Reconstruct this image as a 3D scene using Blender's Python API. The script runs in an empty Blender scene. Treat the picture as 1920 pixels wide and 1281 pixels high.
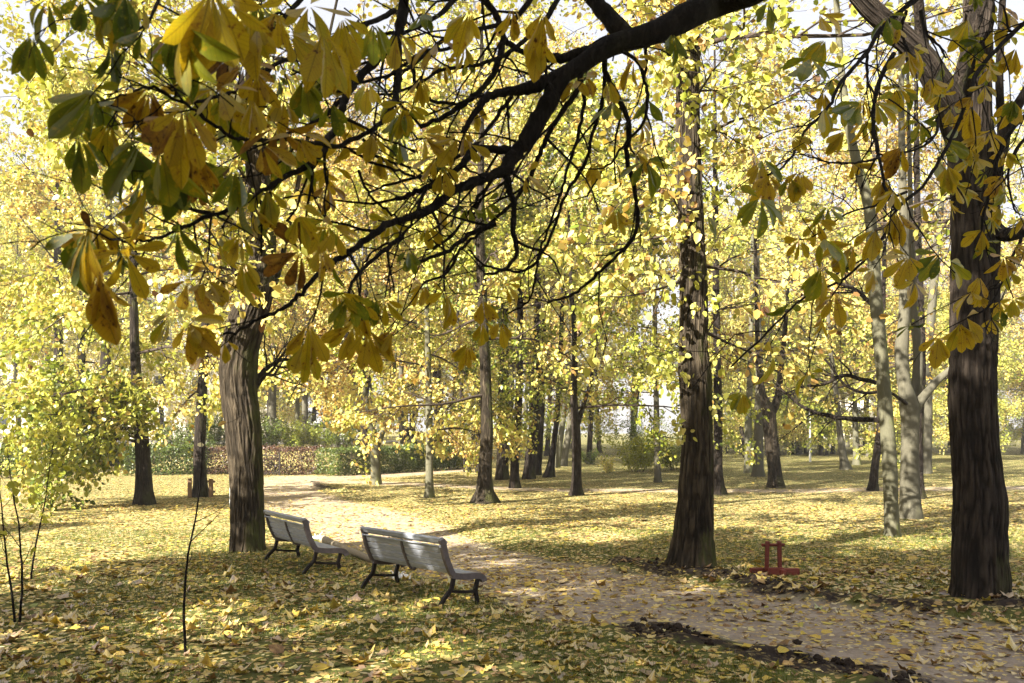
import bpy, math
import numpy as np
from mathutils import Vector

R_ = math.radians
sc = bpy.context.scene
col = sc.collection

# ------------------------------------------------------------------ camera, sky, sun, exposure
CAM_H, F_PX, HX, HY = 2.0, 1700.0, 960.0, 805.0
cd = bpy.data.cameras.new("camera")
cam = bpy.data.objects.new("camera", cd)
col.objects.link(cam)
cam.location = (0, 0, CAM_H)
cam.rotation_euler = (R_(90), 0, 0)
cd.sensor_width = 36
cd.lens = 36 * F_PX / 1920
cd.shift_y = (HY - 640.5) / 1920
cd.clip_start, cd.clip_end = 0.05, 2000
cd.dof.use_dof = True
cd.dof.focus_distance = 13.0
cd.dof.aperture_fstop = 5.6
sc.camera = cam

SUN_EL = 32.0
SUN_AZ = (0.72, 0.69)                       # horizontal direction in which the light travels
_n = math.hypot(*SUN_AZ)
sdir = Vector((SUN_AZ[0] / _n * math.cos(R_(SUN_EL)), SUN_AZ[1] / _n * math.cos(R_(SUN_EL)), -math.sin(R_(SUN_EL))))
w = bpy.data.worlds.new("World")
sc.world = w
w.use_nodes = True
wn, wl = w.node_tree.nodes, w.node_tree.links
bg = wn["Background"]
sky = wn.new("ShaderNodeTexSky")
sky.sky_type = 'NISHITA'
sky.sun_disc = False
sky.sun_elevation = R_(SUN_EL)
sky.sun_rotation = math.atan2(-sdir.x, -sdir.y)
sky.air_density, sky.dust_density, sky.ozone_density = 1.0, 3.0, 1.0
hz = wn.new("ShaderNodeMix"); hz.data_type = 'RGBA'
hz.inputs[0].default_value = 0.7           # thin bright autumn cloud veil
hz.inputs[7].default_value = (4.2, 4.1, 4.25, 1)
wl.new(sky.outputs[0], hz.inputs[6]); wl.new(hz.outputs[2], bg.inputs[0])
bg.inputs[1].default_value = 0.05
sl = bpy.data.lights.new("sun", 'SUN')
sl.energy = 5.0
sl.angle = R_(0.53)
sl.color = (1.0, 0.92, 0.78)
so = bpy.data.objects.new("sun", sl)
col.objects.link(so)
so.rotation_euler = sdir.to_track_quat('-Z', 'Y').to_euler()
sc.view_settings.view_transform = 'Standard'
sc.view_settings.look = 'None'
sc.view_settings.exposure = 2.4
sc.view_settings.gamma = 1.0
sc.cycles.use_denoising = True
sc.cycles.max_bounces = 8
sc.cycles.diffuse_bounces = 4
sc.cycles.glossy_bounces = 2
sc.cycles.transmission_bounces = 6
sc.cycles.transparent_max_bounces = 4
sc.cycles.sample_clamp_indirect = 6

rng = np.random.default_rng(7)


def RN(seed):
    return np.random.default_rng(seed)


# ------------------------------------------------------------------ helpers
def at(px, py, Y):
    return np.array([(px - HX) / F_PX * Y, Y, CAM_H - (py - HY) / F_PX * Y])


def ground_y(py):
    return CAM_H * F_PX / (py - HY)


def gp(px, py):
    Y = ground_y(py)
    return np.array([(px - HX) / F_PX * Y, Y])


def norm(a):
    return a / np.maximum(np.linalg.norm(a, axis=-1, keepdims=True), 1e-9)


def _hash(i, j, k):
    h = (i * 374761393 + j * 668265263 + k * 2147483647 + 12345) & 0xffffffff
    h = ((h ^ (h >> 13)) * 1274126177) & 0xffffffff
    h = h ^ (h >> 16)
    return (h & 0xffff) / 65535.0


def vnoise(x, y, z):
    x, y, z = np.broadcast_arrays(np.asarray(x, float), np.asarray(y, float), np.asarray(z, float))
    i, j, k = [np.floor(a).astype(np.int64) for a in (x, y, z)]
    f = [a - np.floor(a) for a in (x, y, z)]
    u, v, t = [a * a * (3 - 2 * a) for a in f]
    r = 0
    for a in (0, 1):
        for b in (0, 1):
            for c in (0, 1):
                r = r + _hash(i + a, j + b, k + c) * (u if a else 1 - u) * (v if b else 1 - v) * (t if c else 1 - t)
    return r


def sstep(a, b, x):
    t = np.clip((x - a) / (b - a), 0, 1)
    return t * t * (3 - 2 * t)


def spline(pts, n):
    """Catmull-Rom through pts, n samples."""
    p = np.asarray(pts, float)
    if len(p) == 2:
        return p[0] + (p[1] - p[0]) * np.linspace(0, 1, n)[:, None]
    q = np.vstack([2 * p[0] - p[1], p, 2 * p[-1] - p[-2]])
    d = np.r_[0, np.cumsum(np.maximum(np.linalg.norm(np.diff(p[:, :3], axis=0), axis=1), 1e-6))]
    s = np.linspace(0, d[-1], n)
    i = np.clip(np.searchsorted(d, s, side='right') - 1, 0, len(p) - 2)
    t = ((s - d[i]) / (d[i + 1] - d[i]))[:, None]
    a, b, c, e = q[i], q[i + 1], q[i + 2], q[i + 3]
    return 0.5 * (2 * b + (c - a) * t + (2 * a - 5 * b + 4 * c - e) * t ** 2 + (3 * b - a - 3 * c + e) * t ** 3)


class MB:
    """collects pieces and links them as one mesh object"""

    def __init__(s):
        s.V, s.F, s.M, s.T, s.L, s.S, s.n = [], [], [], [], [], [], 0

    def add(s, V, F, mat=0, tint=0.5, lc=None, smooth=True):
        V = np.asarray(V, float).reshape(-1, 3)
        F = np.asarray(F, np.int64)
        s.V.append(V)
        s.F.append(F + s.n)
        s.M.append(np.full(len(F), mat, np.int32))
        s.T.append(np.broadcast_to(np.asarray(tint, np.float32), (len(F),)).astype(np.float32))
        s.L.append(np.zeros((len(V), 3), np.float32) if lc is None else np.asarray(lc, np.float32).reshape(-1, 3))
        s.S.append(np.full(len(F), smooth, bool))
        s.n += len(V)

    def box(s, c, size, mat=0, rot=None, tint=0.5):
        v = np.array([[x, y, z] for x in (-.5, .5) for y in (-.5, .5) for z in (-.5, .5)]) * np.asarray(size, float)
        if rot is not None:
            v = v @ np.asarray(rot).T
        s.add(v + np.asarray(c, float), [[0, 1, 3, 2], [4, 6, 7, 5], [0, 4, 5, 1], [2, 3, 7, 6], [0, 2, 6, 4], [1, 5, 7, 3]], mat, tint, None, False)

    def prism(s, poly, x0, x1, mat=0):
        """poly: list of (y,z) extruded along x"""
        n = len(poly)
        a = [(x0, y, z) for y, z in poly]
        b = [(x1, y, z) for y, z in poly]
        s.add(a + b, [[i, (i + 1) % n, n + (i + 1) % n, n + i] for i in range(n)], mat, .5, None, False)
        s.add(a, [list(range(n))], mat, .5, None, False)
        s.add(b, [list(range(n))[::-1]], mat, .5, None, False)

    def build(s, name, mats, parent=None, bevel=0):
        me = bpy.data.meshes.new(name)
        V = np.vstack(s.V)
        tot = np.concatenate([np.full(len(f), f.shape[1], np.int32) for f in s.F])
        loops = np.concatenate([f.ravel() for f in s.F]).astype(np.int32)
        start = np.r_[0, np.cumsum(tot)[:-1]].astype(np.int32)
        me.vertices.add(len(V))
        me.vertices.foreach_set("co", V.astype(np.float32).ravel())
        me.loops.add(len(loops))
        me.loops.foreach_set("vertex_index", loops)
        me.polygons.add(len(tot))
        me.polygons.foreach_set("loop_start", start)
        me.polygons.foreach_set("material_index", np.concatenate(s.M))
        me.polygons.foreach_set("use_smooth", np.concatenate(s.S))
        a = me.attributes.new("tint", 'FLOAT', 'FACE')
        a.data.foreach_set("value", np.concatenate(s.T))
        a = me.attributes.new("lc", 'FLOAT_VECTOR', 'POINT')
        a.data.foreach_set("vector", np.vstack(s.L).ravel())
        for m in (mats if isinstance(mats, (list, tuple)) else [mats]):
            me.materials.append(m)
        me.update(calc_edges=True)
        o = bpy.data.objects.new(name, me)
        col.objects.link(o)
        if parent is not None:
            o.parent = parent
        if bevel:
            b = o.modifiers.new("bevel", 'BEVEL'); b.width = bevel; b.segments = 2; b.limit_method = 'ANGLE'
            wd = o.modifiers.new("weld", 'WELD'); wd.merge_threshold = 1e-5
            o.modifiers.move(1, 0)
        return o


def tag(o, label=None, cat=None, group=None, kind=None):
    if label: o['label'] = label
    if cat: o['category'] = cat
    if group: o['group'] = group
    if kind: o['kind'] = kind
    return o


def empty(name, loc, label, cat, group=None, rz=0):
    o = bpy.data.objects.new(name, None)
    o.empty_display_size = .2
    col.objects.link(o)
    o.location = loc
    o.rotation_euler = (0, 0, rz)
    return tag(o, label, cat, group)


def copy_tree(root, loc, rz=0, scale=1.0, label=None):
    r = root.copy(); col.objects.link(r)
    r.location = loc; r.rotation_euler = (0, 0, rz)
    r.scale = (scale,) * 3 if np.isscalar(scale) else scale
    if label: r['label'] = label
    for ch in root.children:
        c = ch.copy(); col.objects.link(c); c.parent = r
        for g in ch.children:
            d = g.copy(); col.objects.link(d); d.parent = c
    return r


def tubes(P, R, s):
    """P (M,K,3), R (M,K) or (M,K,s) -> verts, quads"""
    M, K, _ = P.shape
    T = norm(np.gradient(P, axis=1))
    tm = norm(T.mean(axis=1))
    ref = np.where(np.abs(tm[:, 2:3]) < .8, np.array([[0, 0, 1.]]), np.array([[1., 0, 0]]))
    U = norm(np.cross(T, ref[:, None, :]))
    W = np.cross(T, U)
    th = np.arange(s) * 2 * np.pi / s
    if R.ndim == 2:
        R = R[:, :, None]
    V = P[:, :, None, :] + (R * np.cos(th))[..., None] * U[:, :, None, :] + (R * np.sin(th))[..., None] * W[:, :, None, :]
    m, k, j = np.meshgrid(np.arange(M), np.arange(K - 1), np.arange(s), indexing='ij')
    b = m * K * s
    j2 = (j + 1) % s
    F = np.stack([b + k * s + j, b + k * s + j2, b + (k + 1) * s + j2, b + (k + 1) * s + j], -1).reshape(-1, 4)
    return V.reshape(-1, 3), F


def grow(P0, D, L, K, wob, trop, r):
    M = len(P0)
    P = np.zeros((M, K, 3)); P[:, 0] = P0
    d = norm(D)
    st = (L / (K - 1))[:, None]
    trop = np.broadcast_to(np.asarray(trop, float), (M,))[:, None]
    for k in range(1, K):
        d = norm(d + r.normal(0, wob, (M, 3)) + trop * np.array([[0, 0, 1.]]))
        P[:, k] = P[:, k - 1] + d * st
    return P


def offshoots(P, Rr, n, t0, t1, a0, a1, r):
    """n children on each parent -> start, direction, radius, parent index, t"""
    M, K, _ = P.shape
    idx = np.repeat(np.arange(M), n)
    t = np.tile(np.linspace(t0, t1, n), M) + r.uniform(-.5, .5, M * n) * (t1 - t0) / max(n, 1)
    t = np.clip(t, .02, .995)
    f = t * (K - 1); i = np.minimum(f.astype(int), K - 2); u = (f - i)[:, None]
    p = P[idx, i] * (1 - u) + P[idx, i + 1] * u
    rr = Rr[idx, i] * (1 - u[:, 0]) + Rr[idx, i + 1] * u[:, 0]
    T = norm(P[idx, i + 1] - P[idx, i])
    q = norm(np.cross(T, r.normal(0, 1, T.shape)))
    a = r.uniform(a0, a1, len(idx))[:, None]
    return p, T * np.cos(a) + q * np.sin(a), rr, idx, t


# leaf templates : verts (tip along +x), faces
LEAF6 = (np.array([[0, 0, 0], [1, 0, -.05], [.22, .36, .08], [.68, .30, .05], [.22, -.36, .08], [.68, -.30, .05]]),
         np.array([[0, 1, 3, 2], [0, 4, 5, 1]]))
LEAF4 = (np.array([[0, 0, 0], [.42, .4, .07], [1, 0, 0], [.42, -.4, .07]]), np.array([[0, 3, 2, 1]]))
_u = np.array([0, .16, .36, .56, .74, .9, 1.0]); _w = np.array([.03, .2, .52, .84, 1.0, .7, .05]) * .19
_lv = np.concatenate([[[u, s * wd, abs(s) * wd * .45 - .30 * u * u] for s in (-1, 0, 1)] for u, wd in zip(_u, _w)])
_lf = [[3 * i + a, 3 * i + a + 1, 3 * i + a + 4, 3 * i + a + 3] for i in range(6) for a in (0, 1)]
LEAFLET = (_lv, np.array(_lf))
_ang = np.radians([180, 128, 112, 82, 62, 48, 28, 14, 0, -14, -28, -48, -62, -82, -112, -128])
_rad = np.array([.16, .46, .64, .60, .84, .70, .68, .78, 1.0, .74, .66, .66, .88, .58, .66, .44])
_mv = np.vstack([[[0, 0, 0]], np.stack([_rad * np.cos(_ang), _rad * np.sin(_ang), .42 * _rad ** 2 + .10 * np.sin(_ang * 3 + 1)], 1)])
MAPLE = (_mv, np.array([[0, 1 + i, 1 + (i + 1) % 16] for i in range(16)]))


def leafbatch(mb, tpl, pos, X, N, size, tint, mat, zs=1.0, ws=1.0):
    tv, tf = tpl
    n = len(pos)
    X = norm(X)
    Yv = norm(np.cross(N, X)); Z = np.cross(X, Yv)
    size = np.broadcast_to(size, (n,))[:, None, None]
    zs = np.broadcast_to(zs, (n,))[:, None, None]
    ws = np.broadcast_to(ws, (n,))[:, None, None]
    V = pos[:, None, :] + size * (tv[None, :, 0:1] * X[:, None, :] + ws * tv[None, :, 1:2] * Yv[:, None, :] + zs * tv[None, :, 2:3] * Z[:, None, :])
    F = (tf[None] + (np.arange(n) * len(tv))[:, None, None]).reshape(-1, tf.shape[1])
    lc = np.tile(tv, (n, 1))
    lc[:, 2] = np.repeat(np.arange(n) % 97, len(tv)) * .37
    mb.add(V, F, mat, np.repeat(np.broadcast_to(tint, (n,)), len(tf)), lc)


# ------------------------------------------------------------------ materials
def newmat(name):
    m = bpy.data.materials.new(name); m.use_nodes = True
    nt = m.node_tree
    for n in list(nt.nodes):
        if n.type != 'OUTPUT_MATERIAL':
            nt.nodes.remove(n)
    return m, nt, nt.nodes["Material Output"]


def nd(nt, typ, **kw):
    n = nt.nodes.new(typ)
    for k, v in kw.items():
        if k.startswith("i_"):
            key = k[2:]
            key = int(key) if key.isdigit() else key.replace("_", " ")
            if isinstance(v, bpy.types.NodeSocket):
                nt.links.new(v, n.inputs[key])
            else:
                n.inputs[key].default_value = v
        else:
            setattr(n, k, v)
    return n


def ramp(nt, fac, stops, interp='LINEAR'):
    n = nt.nodes.new("ShaderNodeValToRGB")
    e = n.color_ramp.elements
    n.color_ramp.interpolation = interp
    while len(e) < len(stops):
        e.new(.5)
    for el, (p, c) in zip(e, stops):
        el.position = p; el.color = (*c, 1) if len(c) == 3 else c
    nt.links.new(fac, n.inputs[0])
    return n.outputs[0]


def mix(nt, fac, a, b, blend='MIX'):
    n = nt.nodes.new("ShaderNodeMix"); n.data_type = 'RGBA'; n.blend_type = blend
    for sk, v in ((0, fac), (6, a), (7, b)):
        if isinstance(v, bpy.types.NodeSocket):
            nt.links.new(v, n.inputs[sk])
        else:
            n.inputs[sk].default_value = v if sk == 0 else (*v, 1)
    return n.outputs[2]


def mth(nt, op, a, b=None, c=None, clamp=False):
    n = nt.nodes.new("ShaderNodeMath"); n.operation = op; n.use_clamp = clamp
    for i, v in enumerate((a, b, c)):
        if v is None: continue
        if isinstance(v, bpy.types.NodeSocket): nt.links.new(v, n.inputs[i])
        else: n.inputs[i].default_value = v
    return n.outputs[0]


def noise(nt, vec, scale, detail=4, rough=.55):
    return nd(nt, "ShaderNodeTexNoise", i_Vector=vec, i_Scale=scale, i_Detail=detail, i_Roughness=rough).outputs[0]


def mapped(nt, vec, scale):
    return nd(nt, "ShaderNodeMapping", i_Vector=vec, i_Scale=scale).outputs[0]


LEAFRAMP = [(0.0, (.055, .085, .018)), (.2, (.14, .19, .022)), (.38, (.34, .37, .045)), (.52, (.50, .50, .12)),
            (.66, (.61, .53, .165)), (.80, (.52, .35, .085)), (.92, (.28, .16, .05)), (1.0, (.12, .06, .028))]
LITRAMP = [(.2, (.26, .30, .07)), (.4, (.44, .40, .10)), (.58, (.60, .44, .065)), (.70, (.60, .44, .14)), (.80, (.40, .27, .12)), (.9, (.27, .155, .07)), (1.0, (.14, .08, .045))]
CHRAMP = [(0.0, (.045, .075, .010)), (.2, (.11, .16, .014)), (.38, (.27, .29, .022)), (.55, (.46, .36, .022)),
          (.70, (.45, .33, .022)), (.82, (.36, .215, .022)), (.92, (.19, .09, .02)), (1.0, (.07, .035, .015))]
DRYRAMP = [(0, (.03, .017, .012)), (.5, (.055, .028, .018)), (1, (.10, .05, .026))]


def leaf_mat(name, trans=.45, veins=False, pale=None, stops=None, gloss=1.0):
    m, nt, out = newmat(name)
    t = nd(nt, "ShaderNodeAttribute", attribute_name="tint").outputs["Fac"]
    if veins:
        lc = nd(nt, "ShaderNodeAttribute", attribute_name="lc").outputs["Vector"]
        nz = noise(nt, mapped(nt, lc, (7, 7, 1)), 1.0, 5, .65)
        blot = mth(nt, 'MULTIPLY', mth(nt, 'SUBTRACT', nz, .565, clamp=True), 3.2)
        nz2 = noise(nt, mapped(nt, lc, (2.2, 5, 1)), 1.0, 2)
        t = mth(nt, 'ADD', t, mth(nt, 'ADD', blot, mth(nt, 'MULTIPLY', mth(nt, 'SUBTRACT', nz2, .5), .35)), clamp=True)
        sp = nd(nt, "ShaderNodeSeparateXYZ", i_0=lc)
        ay = mth(nt, 'ABSOLUTE', sp.outputs[1])
        ph = mth(nt, 'MULTIPLY', mth(nt, 'SUBTRACT', sp.outputs[0], mth(nt, 'MULTIPLY', ay, 1.1)), 13.0)
        fr = mth(nt, 'ABSOLUTE', mth(nt, 'SUBTRACT', mth(nt, 'FRACT', ph), .5))
        side = mth(nt, 'LESS_THAN', fr, .05)
        midr = mth(nt, 'LESS_THAN', ay, .008)
        vein = mth(nt, 'MAXIMUM', mth(nt, 'MULTIPLY', side, .5), mth(nt, 'MULTIPLY', midr, .7))
        c = ramp(nt, t, stops or LEAFRAMP)
        c = mix(nt, vein, c, (.12, .09, .02))
    else:
        g = nd(nt, "ShaderNodeNewGeometry")
        c = ramp(nt, t, stops or LEAFRAMP)
    if pale:
        c = mix(nt, pale, c, (.6, .5, .3))
    df = nd(nt, "ShaderNodeBsdfDiffuse", i_Color=c)
    tc = mix(nt, 1.0, c, (1.0, .9, .5), 'MULTIPLY')
    tr = nd(nt, "ShaderNodeBsdfTranslucent", i_Color=tc)
    mx = nd(nt, "ShaderNodeMixShader", i_0=trans, i_1=df.outputs[0], i_2=tr.outputs[0])
    gl = nd(nt, "ShaderNodeBsdfGlossy", i_Roughness=.42, i_Color=(.9, .9, .9, 1))
    lw = nd(nt, "ShaderNodeLayerWeight", i_Blend=.25)
    f = mth(nt, 'MULTIPLY_ADD', lw.outputs["Fresnel"], .22 * gloss, .02 * gloss)
    m2 = nd(nt, "ShaderNodeMixShader", i_0=f, i_1=mx.outputs[0], i_2=gl.outputs[0])
    nt.links.new(m2.outputs[0], out.inputs[0])
    return m


def bark_mat(name, dark, light, moss=(.10, .11, .03), moss_amt=.5, scale=1.0, bump=.6, smoothness=0):
    m, nt, out = newmat(name)
    oc = nd(nt, "ShaderNodeTexCoord").outputs["Object"]
    wv = nd(nt, "ShaderNodeTexNoise", i_Vector=oc, i_Scale=3.0 * scale, i_Detail=3)
    dv = nd(nt, "ShaderNodeVectorMath", operation='MULTIPLY_ADD', i_0=wv.outputs["Color"], i_1=(.12, .12, .3), i_2=oc)
    na = noise(nt, mapped(nt, dv.outputs[0], (17 * scale, 17 * scale, 2.0 * scale)), 1.0, 3, .5)
    nb = noise(nt, mapped(nt, dv.outputs[0], (34 * scale, 34 * scale, 5.0 * scale)), 1.0, 4, .6)
    vo = mth(nt, 'ADD', mth(nt, 'MULTIPLY', mth(nt, 'ABSOLUTE', mth(nt, 'SUBTRACT', na, .5)), 3.4), mth(nt, 'MULTIPLY', mth(nt, 'ABSOLUTE', mth(nt, 'SUBTRACT', nb, .5)), 1.8))
    fine = noise(nt, mapped(nt, oc, (60, 60, 14)), 1.0, 6, .7)
    big = noise(nt, oc, 1.7, 3)
    crack = mth(nt, 'MULTIPLY', vo, 1.25, clamp=True)
    lcv = nd(nt, "ShaderNodeSeparateXYZ", i_0=nd(nt, "ShaderNodeAttribute", attribute_name="lc").outputs["Vector"])
    mxn = nd(nt, "ShaderNodeMix", i_0=lcv.outputs[1], i_2=crack, i_3=lcv.outputs[0])
    crack = mxn.outputs[0]
    if smoothness:
        crack = mth(nt, 'MAXIMUM', crack, smoothness)
    hgt = mth(nt, 'ADD', mth(nt, 'MULTIPLY', crack, .7), mth(nt, 'MULTIPLY', fine, .5))
    c = ramp(nt, mth(nt, 'MULTIPLY', hgt, .85), [(.22, tuple(x * .22 for x in dark)), (.46, dark), (.80, light)])
    c = mix(nt, mth(nt, 'MULTIPLY', mth(nt, 'SUBTRACT', big, .35, clamp=True), 1.6, clamp=True), c, mix(nt, .5, c, light), 'MIX')
    gn = nd(nt, "ShaderNodeNewGeometry")
    sx = nd(nt, "ShaderNodeSeparateXYZ", i_0=gn.outputs["Normal"])
    ms = noise(nt, mapped(nt, oc, (2.2, 2.2, 1.1)), 1.0, 5, .65)
    mk = mth(nt, 'MULTIPLY', mth(nt, 'ADD', mth(nt, 'SUBTRACT', ms, .58), mth(nt, 'MULTIPLY', sx.outputs[0], .16)), 5.0 * moss_amt, clamp=True)
    c = mix(nt, mk, c, mix(nt, fine, tuple(x * .5 for x in moss), moss))
    bp = nd(nt, "ShaderNodeBump", i_Strength=bump, i_Distance=.045, i_Height=hgt)
    p = nd(nt, "ShaderNodeBsdfPrincipled", i_Base_Color=c, i_Roughness=.95, i_Normal=bp.outputs[0])
    p.inputs["Specular IOR Level"].default_value = .15
    nt.links.new(p.outputs[0], out.inputs[0])
    return m


def plain_mat(name, c0, c1=None, rough=.6, scale=8.0, spec=.3, bump=0.0, stretch=(1, 1, 1), metal=0.0):
    m, nt, out = newmat(name)
    oc = nd(nt, "ShaderNodeTexCoord").outputs["Object"]
    n1 = noise(nt, mapped(nt, oc, stretch), scale, 6, .65)
    c = ramp(nt, n1, [(.3, c0), (.7, c1 or c0)])
    p = nd(nt, "ShaderNodeBsdfPrincipled", i_Base_Color=c, i_Roughness=rough, i_Metallic=metal)
    p.inputs["Specular IOR Level"].default_value = spec
    if bump:
        bp = nd(nt, "ShaderNodeBump", i_Strength=bump, i_Distance=.01, i_Height=n1)
        nt.links.new(bp.outputs[0], p.inputs["Normal"])
    nt.links.new(p.outputs[0], out.inputs[0])
    return m


LEAF = leaf_mat("autumn_leaf", .36)
CHEST = leaf_mat("chestnut_leaf", .60, True, stops=CHRAMP, gloss=.35)
LITTER = leaf_mat("fallen_leaf", .15, True, stops=LITRAMP)
BARK = bark_mat("dark_ridged_bark", (.017, .013, .0105), (.052, .041, .033), bump=.9)
BARK2 = bark_mat("brown_linden_bark", (.023, .018, .0125), (.076, .060, .041), moss=(.085, .095, .025), moss_amt=1.0, bump=.9)
BARKG = bark_mat("grey_green_bark", (.050, .050, .032), (.13, .125, .085), moss=(.16, .18, .06), moss_amt=1.0, scale=.6, bump=.25, smoothness=.75)
BARKP = bark_mat("pale_grey_bark", (.046, .043, .031), (.115, .108, .08), moss_amt=.3, scale=.6, bump=.25, smoothness=.75)
TWIG = plain_mat("twig_bark", (.030, .022, .018), (.065, .05, .04), .85, 30, .15)
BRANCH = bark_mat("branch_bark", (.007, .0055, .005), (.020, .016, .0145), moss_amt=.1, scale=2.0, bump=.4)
BENCH = plain_mat("weathered_grey_bench_paint", (.20, .22, .265), (.40, .425, .49), .55, 9, .35, .25, (.6, 8, 8))
BENCHF = plain_mat("purple_grey_frame_paint", (.085, .07, .073), (.14, .12, .125), .5, 14, .35, .1)
IRON = plain_mat("black_brown_iron", (.010, .007, .006), (.022, .016, .013), .6, 20, .2, .1)
RED = plain_mat("weathered_red_paint", (.10, .022, .016), (.19, .042, .03), .65, 16, .3, .2, (1, 1, 4))
BIRCH = plain_mat("pale_log_bark", (.17, .14, .10), (.34, .30, .23), .8, 14, .2, .4, (1, 4, 4))
WHITE = plain_mat("white_scrap", (.72, .72, .72), (.85, .85, .84), .6, 8)
WOOD = plain_mat("brown_plank", (.14, .085, .05), (.27, .18, .11), .8, 7, .2, .3, (6, 6, .6))
POSTP = plain_mat("pale_blue_paint", (.55, .62, .68), (.68, .74, .78), .5, 6)
RUST = plain_mat("rusty_iron", (.09, .035, .02), (.17, .07, .04), .7, 25, .3, .2)


def ground_mat():
    m, nt, out = newmat("park_ground")
    pos = nd(nt, "ShaderNodeNewGeometry").outputs["Position"]
    s = nd(nt, "ShaderNodeAttribute", attribute_name="s").outputs["Fac"]
    soil = nd(nt, "ShaderNodeAttribute", attribute_name="soil").outputs["Fac"]
    n0 = noise(nt, pos, .35, 3)
    n1 = noise(nt, pos, 1.6, 5, .6)
    n2 = noise(nt, pos, 14, 5, .7)
    n3 = noise(nt, pos, 70, 3, .6)
    grass = ramp(nt, n2, [(.25, (.028, .034, .010)), (.5, (.085, .10, .026)), (.8, (.16, .165, .05))])
    grass = mix(nt, mth(nt, 'MULTIPLY', n3, .5), grass, (.12, .10, .04))
    sand = ramp(nt, n2, [(.2, (.19, .15, .12)), (.5, (.31, .26, .215)), (.85, (.43, .38, .33))])
    sand = mix(nt, mth(nt, 'MULTIPLY', mth(nt, 'SUBTRACT', n1, .4, clamp=True), 2.2, clamp=True), sand, (.17, .135, .112))
    earth = ramp(nt, n2, [(.25, (.014, .010, .009)), (.8, (.055, .042, .035))])
    # small fallen leaves lying in the turf: one cell, one leaf
    wp = nd(nt, "ShaderNodeVectorMath", operation='MULTIPLY_ADD', i_0=nd(nt, "ShaderNodeTexNoise", i_Vector=pos, i_Scale=9.0).outputs["Color"], i_1=(.10, .10, 0), i_2=pos)
    v = nd(nt, "ShaderNodeTexVoronoi", i_Vector=mapped(nt, wp.outputs[0], (1, 1, 0)), i_Scale=19.0)
    sep = nd(nt, "ShaderNodeSeparateColor", i_0=v.outputs["Color"])
    lcol = ramp(nt, sep.outputs[0], [(0, (.16, .10, .05)), (.25, (.36, .25, .11)), (.55, (.54, .42, .16)), (.85, (.62, .51, .24)), (1, (.62, .55, .36))])
    sn = mth(nt, 'ADD', s, mth(nt, 'MULTIPLY', mth(nt, 'SUBTRACT', n1, .5), 1.3))
    pth = nd(nt, "ShaderNodeMapRange", i_Value=sn, i_From_Min=-.12, i_From_Max=.22).outputs[0]
    cover = mth(nt, 'ADD', mth(nt, 'MULTIPLY', mth(nt, 'SUBTRACT', n0, .5), .9), mth(nt, 'MULTIPLY', mth(nt, 'SUBTRACT', n1, .5), .8))
    spy = nd(nt, "ShaderNodeSeparateXYZ", i_0=pos)
    near = nd(nt, "ShaderNodeMapRange", i_Value=spy.outputs[1], i_From_Min=15.0, i_From_Max=9.0).outputs[0]
    far = mth(nt, 'MULTIPLY', nd(nt, "ShaderNodeMapRange", i_Value=spy.outputs[1], i_From_Min=29.0, i_From_Max=36.0).outputs[0], nd(nt, "ShaderNodeMapRange", i_Value=spy.outputs[0], i_From_Min=-2.0, i_From_Max=5.0).outputs[0])
    cover = mth(nt, 'ADD', cover, mth(nt, 'SUBTRACT', mth(nt, 'SUBTRACT', mth(nt, 'SUBTRACT', .76, mth(nt, 'MULTIPLY', near, .28)), mth(nt, 'MULTIPLY', pth, .12)), mth(nt, 'MULTIPLY', far, .30)))
    lmask = mth(nt, 'MULTIPLY', mth(nt, 'LESS_THAN', sep.outputs[1], cover), mth(nt, 'LESS_THAN', v.outputs["Distance"], .52))
    base = mix(nt, pth, grass, sand)
    sm = mth(nt, 'MULTIPLY', mth(nt, 'SUBTRACT', mth(nt, 'ADD', soil, mth(nt, 'ADD', mth(nt, 'MULTIPLY', mth(nt, 'SUBTRACT', n1, .5), 2.4), mth(nt, 'MULTIPLY', mth(nt, 'SUBTRACT', n2, .5), 1.2))), .55), 4.0, clamp=True)
    base = mix(nt, sm, base, earth)
    lmask = mth(nt, 'MULTIPLY', lmask, mth(nt, 'SUBTRACT', 1.0, mth(nt, 'MULTIPLY', sm, .8)))
    c = mix(nt, lmask, base, lcol)
    h = mth(nt, 'ADD', mth(nt, 'MULTIPLY', n2, .6), mth(nt, 'ADD', mth(nt, 'MULTIPLY', lmask, .35), mth(nt, 'MULTIPLY', n3, .35)))
    bp = nd(nt, "ShaderNodeBump", i_Strength=.8, i_Distance=.035, i_Height=h)
    p = nd(nt, "ShaderNodeBsdfPrincipled", i_Base_Color=c, i_Roughness=.95, i_Normal=bp.outputs[0])
    p.inputs["Specular IOR Level"].default_value = .1
    nt.links.new(p.outputs[0], out.inputs[0])
    return m


GROUND = ground_mat()

# ------------------------------------------------------------------ ground: lawn, paths
MAIN_PX = [(1800, 1330), (1640, 1262), (1480, 1222), (1320, 1186), (1200, 1170), (1060, 1160), (960, 1124), (880, 1090), (790, 1068), (705, 1040),
           (640, 1014), (575, 986), (515, 962), (470, 938), (468, 912), (485, 899), (505, 893), (612, 893), (720, 888), (880, 878), (884, 883),
           (760, 894), (670, 899), (618, 907), (600, 920), (650, 938), (740, 956), (820, 980), (880, 1004), (960, 1024), (1080, 1044), (1200, 1066),
           (1330, 1086), (1450, 1100), (1560, 1116), (1700, 1134), (1800, 1148), (1920, 1158), (2150, 1180), (2600, 1230), (2600, 1330)]
MAIN = np.array([gp(*p) for p in MAIN_PX])
CROSS = np.array([gp(*p) for p in [(560, 903), (700, 905), (800, 909), (1000, 917), (1150, 919), (1500, 920), (1780, 917), (2100, 911), (2700, 905)]])


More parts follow.
